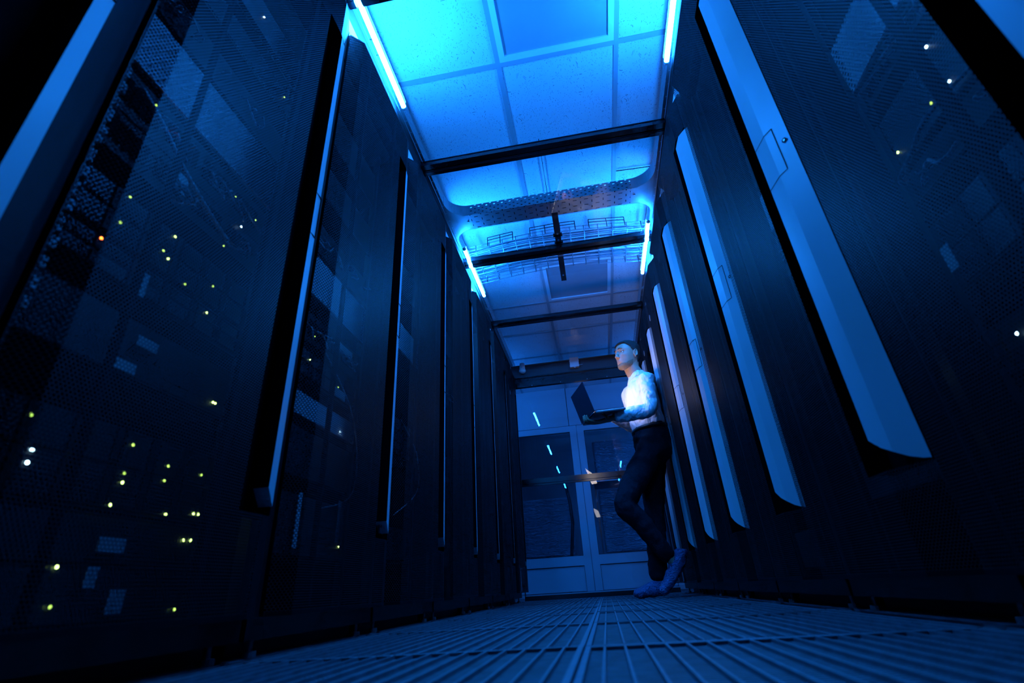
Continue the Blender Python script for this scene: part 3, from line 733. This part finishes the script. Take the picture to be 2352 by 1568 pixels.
# things seen through the far glazing, and fill lights added out of view
def shelf(x0, x1, y0, y1, levels, lab):
    e = empty('metal_shelf', ((x0+x1)/2, y0, 0), 0, lab, 'shelf'); w_ = (x1-x0)/2
    for z in levels: MB().box(-w_, 0, z-.02, w_, y1-y0, z).build('board', M['silver'], e)
    for sx in (-1, 1):
        for yy in (0, y1-y0-.03): MB().box(sx*w_-(.03 if sx > 0 else 0), yy, -.03, sx*w_+(0 if sx > 0 else .03), yy+.03, levels[0]-.02).build('leg', M['silver'], e)
    if len(levels) > 1:
        for sx in (-1, 1): MB().box(sx*w_-(.02 if sx > 0 else 0), y1-y0-.02, levels[0], sx*w_+(0 if sx > 0 else .02), y1-y0, levels[1]-.02).build('post', M['silver'], e)
shelf(-1.08, -.29, 6.58, 7.14, [.43], 'low grey metal shelf under the left wrapped stack past the doors')
shelf(.0, .84, 6.58, 7.16, [.43, 1.30], 'grey two-level metal shelf behind the right far door')
def foil(x0, x1, z0, z1, lab, cat, nm):
    b_ = MB(); n = 16; rnd = random.Random(int(z0*100)+int(x0*10))
    o = MB().box(x0, 0, z0, x1, .42, z1).build(nm, M['foil'], loc=(0, 6.62, 0)); bv = o.modifiers.new('bevel', 'BEVEL'); bv.width = .03; bv.segments = 3
    tag(o, lab, cat)
foil(-1.04, -.33, .435, 1.13, 'crinkled silvery wrapped stack behind the left far glazing', 'wrapped stack', 'foil_wrapped_stack')
foil(.04, .78, .435, 1.19, 'crinkled silvery wrapped stack behind the right far glazing, lower', 'wrapped stack', 'foil_wrapped_stack')
foil(.04, .78, 1.305, 1.83, 'crinkled pale wrapped bundle behind the right far glazing, upper', 'wrapped bundle', 'foil_wrapped_bundle')
e = MB().tube([(-.36,6.50,1.25),(-.33,6.49,1.05),(-.32,6.49,.80),(-.37,6.51,.45),(-.44,6.52,-.03)], .02, 10); tag(e.build('hanging_hose', M['black'], smooth=True), 'dark curved hose hanging behind the left far glazing', 'hose')
fill_left = empty('led_tube', (-1.35, 4.95, 2.2), 0, 'led tube in the lobby past the glass door, left side', 'led tube')  # added fill light, hidden from the camera, brightens the lobby
MB().tube([(0,0,0),(0,.8,0)], .0105, 14).build('light_tube', M['tube_low'], fill_left, True)
fill_right = empty('led_tube', (1.25, 4.95, 2.2), 0, 'led tube in the lobby past the glass door, right side', 'led tube')  # matching added fill light on the other side, also unseen
MB().tube([(0,0,0),(0,.8,0)], .0105, 14).build('light_tube', M['tube_low'], fill_right, True)
fill_back = empty('led_tube', (1.55, 6.5, 2.0), 0, 'led tube in the room behind the white doors', 'led tube')  # unseen fill added to light the room behind the doors
MB().tube([(0,0,0),(0,.6,0)], .0105, 14).build('light_tube', M['tube_low'], fill_back, True)

# ---------------------------------------------------------------- laptop
def frame_from(o, x, y):
    x = Vector(x).normalized(); y = Vector(y); y = (y - x*y.dot(x)).normalized(); z = x.cross(y)
    return Matrix.Translation(Vector(o)) @ Matrix((x, y, z)).transposed().to_4x4()
M['laptop_lid'] = simple('dark_blue_grey_laptop_shell', (.035,.045,.075), .35, .3, .5, .05, 6)
M['laptop_deck'] = simple('grey_laptop_deck', (.30,.31,.33), .35, .5)
M['keys'] = simple('black_keys', (.02,.02,.022), .5)
M['screen'] = emis('laptop_screen_glow', (1.,.84,.76), 12.)
HC = Vector((.018, 3.29, 1.108)); HX = Vector((.094,-.322,-.018)).normalized()
LW = .168
Mb = frame_from(HC, HX, (.207,.085,.025))      # local x along the hinge, y towards the man, z up or down
lt = bpy.data.objects.new('laptop', None); COL.objects.link(lt); lt.empty_display_size = .05; lt.matrix_world = Mb
tag(lt, 'open dark laptop with a glowing screen held by the man in the white shirt', 'laptop')
zs = 1 if Mb.to_3x3().col[2].z > 0 else -1
b_ = MB().box(-LW, .004, -.007*zs if zs > 0 else -.007, LW, .214, .007)
o = b_.build('base', M['laptop_deck'], lt); bv = o.modifiers.new('bevel', 'BEVEL'); bv.width = .003; bv.segments = 2
b_ = MB()
for r in range(5):
    for c_ in range(13):
        x = -.128+c_*.0198; y = .03+r*.0205; z = .0072*zs
        b_.box(x, y, min(z, z+.0018*zs), x+.017, y+.0175, max(z, z+.0018*zs))
b_.build('keyboard', M['keys'], lt)
MB().box(-.05, .145, min(.0071*zs,.0078*zs), .05, .205, max(.0071*zs,.0078*zs)).build('touchpad', M['silver'], lt)
MB().tube([(-LW*.8,0,0),(LW*.8,0,0)], .006, 10).build('hinge', M['laptop_lid'], lt, True)
Ml = frame_from(HC, HX, (-.061,-.010,.209))
lid = MB().box(-LW, .006, -.003, LW, .218, .003).build('lid', M['laptop_lid'], lt); lid.matrix_parent_inverse = Matrix.Identity(4)
lid.matrix_local = Mb.inverted() @ Ml
bv = lid.modifiers.new('bevel', 'BEVEL'); bv.width = .0025; bv.segments = 2
side = 1 if (Ml.to_3x3().col[2]).dot(Vector((.92,.39,0))) > 0 else -1
b_ = MB(); z = .0035*side
pts = [(-LW+.008,.016,z),(LW-.008,.016,z),(LW-.008,.21,z),(-LW+.008,.21,z)]
b_.quad(pts if side > 0 else pts[::-1]); sc = b_.build('screen', M['screen'], lid)

# ---------------------------------------------------------------- the man
FW = Vector((-.92,-.39,0)).normalized(); LF = Vector((.39,-.92,0)).normalized(); UP = Vector((0,0,1))
M['skin'] = simple('skin', (.44,.23,.15), .48, 0, .45, .08, 30)
M['hair'] = simple('short_dark_hair', (.018,.012,.010), .6, 0, .3, .3, 60, .6, 300)
M['eye'] = simple('eye_white', (.7,.68,.66), .2); M['iris'] = simple('dark_iris', (.03,.02,.015), .2)
M['lips'] = simple('lips', (.42,.18,.15), .45)
M['trousers'] = simple('dark_navy_cloth', (.010,.011,.018), .85, 0, .2, .2, 12, .3, 120)
M['belt'] = simple('black_leather', (.01,.01,.01), .4)
m, nt, out = new_mat('white_shirt_cloth'); b = principled(nt, (.78,.78,.80), .75, 0, .25); M['shirt'] = m
tc = N(nt, 'ShaderNodeTexCoord'); mp = N(nt, 'ShaderNodeMapping'); mp.inputs['Scale'].default_value = (14, 14, 5); mp.inputs['Rotation'].default_value = (.5,.3,.2)
nt.links.new(tc.outputs['Object'], mp.inputs[0]); no = N(nt, 'ShaderNodeTexNoise'); no.inputs['Scale'].default_value = 1.1; no.inputs['Detail'].default_value = 3; no.inputs['Distortion'].default_value = .9
nt.links.new(mp.outputs[0], no.inputs['Vector']); bp = N(nt, 'ShaderNodeBump'); bp.inputs['Strength'].default_value = .75; bp.inputs['Distance'].default_value = .03
nt.links.new(no.outputs[0], bp.inputs['Height']); nt.links.new(bp.outputs[0], b.inputs['Normal']); nt.links.new(b.outputs[0], out.inputs[0])
m, nt, out = new_mat('blue_plastic_shoe_cover'); b = principled(nt, (.13,.18,.36), .3, 0, .5); M['cover'] = m
tc = N(nt, 'ShaderNodeTexCoord'); mp = N(nt, 'ShaderNodeMapping'); mp.inputs['Scale'].default_value = (26, 40, 40); mp.inputs['Rotation'].default_value = (0,.6,0)
nt.links.new(tc.outputs['Object'], mp.inputs[0]); no = N(nt, 'ShaderNodeTexNoise'); no.inputs['Scale'].default_value = 1.3; no.inputs['Detail'].default_value = 4; no.inputs['Distortion'].default_value = 1.5
nt.links.new(mp.outputs[0], no.inputs['Vector']); bp = N(nt, 'ShaderNodeBump'); bp.inputs['Strength'].default_value = 1.; bp.inputs['Distance'].default_value = .03
nt.links.new(no.outputs[0], bp.inputs['Height']); nt.links.new(bp.outputs[0], b.inputs['Normal']); nt.links.new(b.outputs[0], out.inputs[0])
# stubble: dark flecks over skin
m, nt, out = new_mat('stubble'); b = principled(nt, (.2,.12,.1), .6, 0, .3); M['stubble'] = m
tc = N(nt, 'ShaderNodeTexCoord'); no = N(nt, 'ShaderNodeTexNoise'); no.inputs['Scale'].default_value = 420; nt.links.new(tc.outputs['Object'], no.inputs['Vector'])
mx = N(nt, 'ShaderNodeMix', data_type='RGBA'); mx.inputs['A'].default_value = (.34,.19,.11,1); mx.inputs['B'].default_value = (.17,.10,.06,1)
nt.links.new(mathn(nt, 'GREATER_THAN', no.outputs[0], .5), mx.inputs['Factor']); nt.links.new(mx.outputs['Result'], b.inputs['Base Color']); nt.links.new(b.outputs[0], out.inputs[0])

def limb(b_, pts, rad, n=20, up=None):
    """rounded limb: smooth path through the joints, closing to a dome at both ends"""
    q = [Vector(p) for p in pts]; P = []; Rr = []
    for a in range(len(q)-1):
        p0, p1, p2, p3 = q[max(a-1,0)], q[a], q[a+1], q[min(a+2,len(q)-1)]
        for s_ in range(7):
            t_ = s_/7; P.append(.5*((2*p1)+(p2-p0)*t_+(2*p0-5*p1+4*p2-p3)*t_**2+(3*p1-p0-3*p2+p3)*t_**3))
            ra = rad[a] if isinstance(rad[a], tuple) else (rad[a],)*2; rb = rad[a+1] if isinstance(rad[a+1], tuple) else (rad[a+1],)*2
            e_ = t_*t_*(3-2*t_); Rr.append((ra[0]*(1-e_)+rb[0]*e_, ra[1]*(1-e_)+rb[1]*e_))
    P.append(q[-1]); rl = rad[-1] if isinstance(rad[-1], tuple) else (rad[-1],)*2; Rr.append(rl)
    d0 = (P[0]-P[1]).normalized(); d1 = (P[-1]-P[-2]).normalized(); r0 = min(Rr[0]); r1 = min(Rr[-1]); pre = []; prr = []; post = []; por = []
    for c_ in (.98,.85,.6,.3): pre.append(P[0]+d0*r0*c_*.8); prr.append((Rr[0][0]*math.sqrt(1-c_*c_), Rr[0][1]*math.sqrt(1-c_*c_)))
    for c_ in (.3,.6,.85,.98): post.append(P[-1]+d1*r1*c_*.8); por.append((rl[0]*math.sqrt(1-c_*c_), rl[1]*math.sqrt(1-c_*c_)))
    b_.tube(pre+P+post, prr+Rr+por, n, up=up); return b_
def remesh(o, vox, smooth=2, disp=0., dsc=.1, noise='CLOUDS'):
    r = o.modifiers.new('remesh', 'REMESH'); r.mode = 'VOXEL'; r.voxel_size = vox; r.use_smooth_shade = True
    if smooth: s_ = o.modifiers.new('smooth', 'SMOOTH'); s_.factor = .5; s_.iterations = smooth
    if disp:
        tx = bpy.data.textures.new(o.name+'_folds', noise); tx.noise_scale = dsc
        d = o.modifiers.new('folds', 'DISPLACE'); d.texture = tx; d.strength = disp; d.mid_level = .5; d.texture_coords = 'LOCAL'
    return o
# --- head, in its own frame: x = his left, y = forwards, z = up
HCEN = Vector((.372, 3.48, 1.620)); HF = Vector((-.81,-.585,.03)).normalized(); HL = UP.cross(HF).normalized(); HU = HF.cross(HL).normalized()
if HU.z < 0: HU = -HU
def hw(x, y, z): return HCEN + HL*x + HF*y + HU*z
SL = [(-.120,.062,.012,.014),(-.116,.060,.024,.026),(-.106,.047,.043,.040),(-.088,.030,.062,.052),(-.062,.014,.079,.060),(-.032,.004,.089,.0665),(0,-.001,.093,.0705),(.03,-.004,.096,.0735),(.06,-.007,.094,.0735),(.083,-.010,.084,.067),(.101,-.012,.066,.054),(.113,-.012,.042,.036),(.119,-.012,.018,.016)]
def sl(z):
    for a, b_ in zip(SL[:-1], SL[1:]):
        if z <= b_[0]:
            t_ = (z-a[0])/(b_[0]-a[0]); t_ = max(0, min(1, t_)); return [a[i]+(b_[i]-a[i])*t_ for i in (1,2,3)]
    return SL[-1][1:]
def head_pt(th, z, off=0.):
    cy_, d, w_ = sl(z); c_, s_ = math.cos(th), math.sin(th); e_ = 2/2.25
    x = (w_+off)*math.copysign(abs(c_)**e_, c_); y = cy_+(d+off)*math.copysign(abs(s_)**e_, s_)
    if y > 0:
        for ex in (-.031, .031):
            g = math.exp(-((x-ex)**2/(.017**2)+(z-.010)**2/(.013**2))); y -= .012*g
        y += .006*math.exp(-(x**2/.05**2+(z-.034)**2/.010**2))                        # brow
        y -= .006*math.exp(-(x**2/.03**2+(z+.083)**2/.007**2))                        # below the lips
        for ex in (-.043, .043):
            y -= .004*math.exp(-((x-ex)**2/.014**2+(z+.055)**2/.02**2)); y += .004*math.exp(-((x-ex)**2/.015**2+(z+.018)**2/.011**2))
    return x, y, z
body = MB(); NU, NV = 56, 54; hb_ = len(body.v)
zz = [-.120+.239*(.5-.5*math.cos(PI*(j+.5)/(NV))) for j in range(NV)]
for z in zz:
    for i in range(NU): body.v.append(tuple(hw(*head_pt(2*PI*i/NU, z))))
for j in range(NV-1):
    for i in range(NU): body.f.append((hb_+j*NU+i, hb_+j*NU+(i+1)%NU, hb_+(j+1)*NU+(i+1)%NU, hb_+(j+1)*NU+i)); body.m.append(0)
body.f.append(tuple(hb_+i for i in reversed(range(NU)))); body.m.append(0); body.f.append(tuple(hb_+(NV-1)*NU+i for i in range(NU))); body.m.append(0)
RH = Matrix((HL, HF, HU)).transposed()
limb(body, [hw(0,.082,.026), hw(0,.097,.0), hw(0,.106,-.022)], [.008,.009,.011], 12)           # nose
body.ball(hw(0,.109,-.029), (.012,.011,.009), rot=RH)
for sx in (-1, 1):
    body.ball(hw(sx*.011,.098,-.033), (.008,.009,.007), rot=RH)
    body.ball(hw(sx*.031,.0755,.0165), (.017,.0105,.006), rot=RH)                                    # upper lid
    body.ball(hw(sx*.031,.075,-.001), (.016,.009,.004), rot=RH)
    # ear: rim, lobe and bowl
    ex, ey = sx*.0745, -.014
    pts = [hw(ex+sx*.004, ey+.014*math.cos(a)-.004*math.sin(a), -.002+.029*math.sin(a)) for a in [math.radians(d) for d in range(-100, 221, 20)]]
    body.tube(pts, .0042, 8); body.ball(hw(ex, ey-.002, -.004), (.004,.012,.024), rot=RH); body.ball(hw(ex+sx*.002, ey+.005, -.030), (.005,.008,.009), rot=RH)
body.ball(hw(0,.073,-.100), (.022,.016,.015), rot=RH)                                           # chin
body.ball(hw(0,.086,-.061), (.021,.009,.0048), rot=RH); body.ball(hw(0,.084,-.0705), (.018,.009,.0052), rot=RH)
# --- neck, torso, arms, legs under the clothes
NB = Vector((.425, 3.50, 1.435))
limb(body, [hw(0,-.022,-.045), hw(0,-.022,-.105), NB], [.058,.056,.062], 20)
TC = lambda z, dx=0: Vector((.418+dx, 3.50, z))
limb(body, [Vector((.44,3.5,.95)), TC(1.10), TC(1.28), TC(1.40), NB], [(.12,.08),(.12,.08),(.13,.075),(.085,.055),(.055,.052)], 24, up=LF)
SHL, ELL, WRL = Vector((.462,3.345,1.362)), Vector((.432,3.275,1.125)), Vector((.190,3.262,1.088))
SHR, ELR, WRR = Vector((.345,3.655,1.362)), Vector((.36,3.735,1.15)), Vector((.195,3.50,1.170))
for a, e_, w_ in ((SHL, ELL, WRL), (SHR, ELR, WRR)): limb(body, [a, (a+e_)/2, e_, (e_+w_)/2, w_], [.036,.038,.034,.033,.024], 16)
HIPR, KNR, ANR = Vector((.435,3.575,.93)), Vector((.372,3.565,.52)), Vector((.332,3.535,.10))
HIPL, KNL, ANL = Vector((.430,3.42,.93)), Vector((.182,3.365,.552)), Vector((.385,3.42,.238))
for a, e_, w_ in ((HIPR, KNR, ANR), (HIPL, KNL, ANL)): limb(body, [a, (a+e_)/2, e_, (e_+w_)/2, w_], [.072,.064,.046,.045,.034], 16)
limb(body, [ANR, Vector((.315,3.53,.05)), Vector((.20,3.49,.035))], [.032,.035,.025], 12)
limb(body, [ANL, Vector((.425,3.42,.16)), Vector((.335,3.41,.05))], [.032,.035,.025], 12)
# --- left hand under the laptop, fingers coming up round its back edge
def hand(wr, kn, across, nrm, fing, thumb, w_=.040):
    wr, kn, across, nrm = Vector(wr), Vector(kn), Vector(across).normalized(), Vector(nrm).normalized()
    limb(body, [wr, (wr*2+kn)/3, (wr+kn*2)/3, kn], [(.026,.019),(.036,.018),(w_,.016),(w_,.013)], 16, up=across)
    for i, seq in enumerate(fing):
        root = kn + across*(-.031+.0205*i) - (kn-wr).normalized()*.012
        limb(body, [root]+[Vector(p) for p in seq], [.0098,.009,.0085,.0072][:len(seq)+1], 10)
    limb(body, [Vector(p) for p in thumb], [.013,.011,.0095,.008][:len(thumb)], 10)
bx = Vector((.207,.085,.025)).normalized()
def under(d, s_, dz): return HC + bx*d + HX*s_ + Vector((0,0,dz))
# d: distance from the hinge towards him, s: along the hinge (positive = nearer the camera)
kn = under(.072, .02, -.036); ac = HX
fs = []
for i, (l0, l1) in enumerate(((.008,-.006),(.0,-.010),(.004,-.008),(.016,.0))):
    s_ = .02-.031+.0205*i
    fs.append([under(.030, s_, -.034), under(-.012+l1, s_-.002, -.020), under(-.024+l1, s_-.006, .012+(.006 if i in (1,2) else 0))])
hand(WRL, kn, ac, (0,0,1), fs, [under(.125,.060,-.030), under(.095,.105,-.024), under(.07,.135,-.014), under(.055,.152,.006)])
# right hand resting on the keyboard
kr = under(.115, -.055, .034)
fr = []
for i in range(4):
    s_ = -.055+.031-.0205*i
    fr.append([under(.085, s_, .040), under(.062+(.006 if i in (0,3) else 0), s_, .030), under(.050+(.008 if i in (0,3) else 0), s_, .018)])
hand(WRR, kr, -HX, (0,0,1), fr, [under(.150,-.030,.030), under(.120,-.008,.026), under(.10,.0,.017)])
person = body.build('person', M['skin'])
tag(person, 'man in a white shirt and dark trousers leaning on the right cabinets, holding a laptop', 'person')
remesh(person, .0031, 1)
# --- face and hair details
for sx in (-1, 1):
    ey_ = MB().ball(hw(sx*.031,.0715,.0075), .0112, 0, 16, 12).build('eye', M['eye'], person, True)
    g = Vector(hw(sx*.031,.0715,.0075)) + HF*.0082 + HU*.0008
    MB().ball(g, .0058, 0, 12, 8).build('iris', M['iris'], ey_, True)
    MB().tube([hw(sx*.014,.0985,.032), hw(sx*.028,.096,.035), hw(sx*.045,.082,.031)], [.0022,.0028,.0014], 8).build('eyebrow', M['hair'], person, True)
b_ = MB(); b_.ball(hw(0,.0885,-.061), (.019,.0075,.0036), 0, 14, 8, rot=RH); b_.ball(hw(0,.0865,-.0695), (.016,.0078,.0042), 0, 14, 8, rot=RH); b_.build('lips', M['lips'], person, True)
def shell(name, mat, off, mask, inner=-.004):
    b_ = MB(); n1, n2 = 120, 110; zl = [-.120+.239*(.5-.5*math.cos(PI*(j+.5)/n2)) for j in range(n2)]; idx = {}
    def vid(i, j, lay):
        k_ = (i % n1, j, lay)
        if k_ not in idx:
            idx[k_] = len(b_.v); th = 2*PI*(i % n1)/n1; o_ = off(th, zl[j]) if lay == 0 else inner
            b_.v.append(tuple(hw(*head_pt(th, zl[j], o_))))
        return idx[k_]
    cells = {(i, j) for i in range(n1) for j in range(n2-1) if mask(*head_pt(2*PI*(i+.5)/n1, (zl[j]+zl[j+1])/2))}
    for i, j in cells: b_.f.append((vid(i,j,0), vid(i+1,j,0), vid(i+1,j+1,0), vid(i,j+1,0))); b_.m.append(0)
    top = max(j for i, j in cells)
    if top == n2-2: b_.f.append(tuple(vid(i, n2-1, 0) for i in range(n1))); b_.m.append(0)
    for i, j in cells:
        for (di, dj), (a, c_) in (((1,0),((1,0),(1,1))), ((-1,0),((0,1),(0,0))), ((0,1),((1,1),(0,1))), ((0,-1),((0,0),(1,0)))):
            ni, nj = (i+di) % n1, j+dj
            if (ni, nj) not in cells and not (nj > top and top == n2-2):
                b_.f.append((vid(i+a[0],j+a[1],1), vid(i+c_[0],j+c_[1],1), vid(i+c_[0],j+c_[1],0), vid(i+a[0],j+a[1],0))); b_.m.append(0)
    return b_.build(name, mat, person, True)
def hair_mask(x, y, z):
    if y > .055: return z > .078
    if y > .018: return z > .078-.9*(.055-y)*1.1 if abs(x) > .045 else z > .074
    if y > -.012: return z > .036-(.018-y)*.9
    if y > -.035: return z > .012
    return z > -.075+.02*(abs(x)/.07)
shell('hair', M['hair'], lambda th, z: .0055+.010*max(0, min(1, (z-.05)/.05))*(.65+.35*math.sin(th)), hair_mask)
def beard_mask(x, y, z):
    if y < .008: return False
    if abs(x) < .026 and z > -.080: return False
    return z < -.082+.55*max(0, .066-y)
shell('beard', M['stubble'], lambda th, z: .0014, beard_mask)
# --- clothes
sh = MB()
limb(sh, [TC(1.035,.016), TC(1.075,.012), TC(1.16,.004), TC(1.28), TC(1.35), TC(1.405,.003), Vector((.419,3.498,1.450))],
     [(.140,.092),(.156,.106),(.156,.108),(.163,.104),(.160,.095),(.110,.080),(.072,.069)], 32, up=LF)
for a, e_, w_ in ((SHL, ELL, WRL), (SHR, ELR, WRR)):
    inw = (Vector((.42,3.5,1.38))-a)*.35
    limb(sh, [a+inw, a, (a+e_)/2+Vector((.004,0,0)), e_, (e_+w_)/2, w_+(e_-w_)*.10], [.058,.056,.052,.050,.048,.039], 20)
    limb(sh, [e_+(w_-e_)*.60, e_+(w_-e_)*.88], [.047,.041], 20)
shirt = sh.build('shirt', M['shirt'], person); shirt['label'] = 'white long-sleeved shirt'
remesh(shirt, .006, 2, .020, .05)
for a, w_ in ((ELL, WRL), (ELR, WRR)):
    d = (w_-a).normalized(); MB().tube([w_-d*.050, w_-d*.048, w_-d*.006, w_-d*.004], [.030,.0385,.0365,.028], 22).build('cuff', M['shirt'], person, True)
# collar: two leaves folded down round the neck
cl = MB(); n = 30; cc = Vector((.421,3.497,1.450))
rings = []
for (dr, dz) in ((.004,-.026),(.0,.006),(.002,.020),(.008,.016),(.017,-.010),(.014,-.012),(.006,.010)):
    ring = []
    for i in range(n+1):
        a = math.radians(14+(332)*i/n); front = max(0, math.cos(a))**3
        r = .062+dr; v = cc + FW*math.cos(a)*r + LF*math.sin(a)*r + UP*(dz-.022*front-(.008*front if dz < 0 else 0))
        ring.append(v)
    rings.append(ring)
for ra, rb in zip(rings[:-1], rings[1:]):
    for i in range(n): cl.quad([ra[i], ra[i+1], rb[i+1], rb[i]])
cl.build('collar', M['shirt'], person, True)
# button placket down the front
pk = MB()
for i in range(14):
    z0 = 1.415-i*.028; r_ = lambda z: .104 if z > 1.36 else (.116 if z > 1.25 else .123)
    p = TC(z0)+FW*(r_(z0)+.001); q = TC(z0-.0285)+FW*(r_(z0-.0285)+.001)
    if i == 0: p = p - FW*.022
    pk.quad([p+LF*.014, p-LF*.014, q-LF*.014, q+LF*.014])
tr = MB()
limb(tr, [Vector((.437,3.5,1.035)), Vector((.440,3.5,.98)), Vector((.442,3.5,.90))], [(.156,.110),(.162,.118),(.160,.120)], 32, up=LF)
limb(tr, [HIPR, HIPR.lerp(KNR,.35), KNR.lerp(HIPR,.1), KNR.lerp(ANR,.3), ANR+Vector((0,0,.075)), ANR+Vector((0,0,.03))], [.088,.088,.071,.064,.058,.058], 24)
limb(tr, [HIPL, HIPL.lerp(KNL,.4), KNL, KNL.lerp(ANL,.35), ANL.lerp(KNL,.22), ANL.lerp(KNL,-.02)], [.088,.086,.072,.064,.056,.050], 24)
trs = tr.build('trousers', M['trousers'], person); trs['label'] = 'dark navy trousers'; remesh(trs, .0075, 3, .022, .07)
bl = MB(); bl.tube([Vector((.437,3.5,1.030)), Vector((.437,3.5,1.032)), Vector((.437,3.5,1.052)), Vector((.437,3.5,1.054))], [(.150,.105),(.1645,.1185),(.164,.118),(.15,.105)], 40, up=LF); bl.build('belt', M['belt'], person, True)
# plastic overshoes
sc_ = MB(); limb(sc_, [Vector((.352,3.538,.062)), Vector((.29,3.520,.050)), Vector((.20,3.490,.034)), Vector((.178,3.482,.032))], [(.043,.048),(.044,.044),(.045,.030),(.040,.026)], 20, up=(-.3,.95,0))
o = sc_.build('overshoe', M['cover'], person); o['label'] = 'crinkled blue plastic overshoe on the flat foot'; remesh(o, .005, 1, .016, .03)
sc_ = MB(); limb(sc_, [Vector((.468,3.425,.232)), Vector((.440,3.420,.180)), Vector((.378,3.412,.095)), Vector((.330,3.405,.038))], [(.043,.042),(.044,.044),(.046,.036),(.040,.027)], 20, up=(0,1,0))
sc_.ball((.478,3.425,.236), (.042,.040,.028))
o = sc_.build('overshoe', M['cover'], person); o['label'] = 'crinkled blue plastic overshoe on the raised foot, heel up'; remesh(o, .005, 1, .016, .03)

# ---------------------------------------------------------------- render look
wd = bpy.data.worlds.new('world'); SC.world = wd; wd.use_nodes = True
bg = wd.node_tree.nodes['Background']; bg.inputs[0].default_value = (0,.02,.1,1); bg.inputs[1].default_value = .0
SC.view_settings.view_transform = 'Standard'; SC.view_settings.look = 'None'
SC.view_settings.exposure = 0.; SC.view_settings.gamma = 1.; SC.view_settings.use_curve_mapping = False
cy = SC.cycles
cy.use_adaptive_sampling = True; cy.adaptive_threshold = .03; cy.adaptive_min_samples = 12
cy.max_bounces = 6; cy.diffuse_bounces = 3; cy.glossy_bounces = 4; cy.transparent_max_bounces = 16; cy.transmission_bounces = 4
cy.caustics_reflective = False; cy.caustics_refractive = False; cy.sample_clamp_indirect = 4.
cy.use_denoising = True
try: cy.denoiser = 'OPENIMAGEDENOISE'; cy.denoising_input_passes = 'RGB_ALBEDO_NORMAL'
except Exception: pass
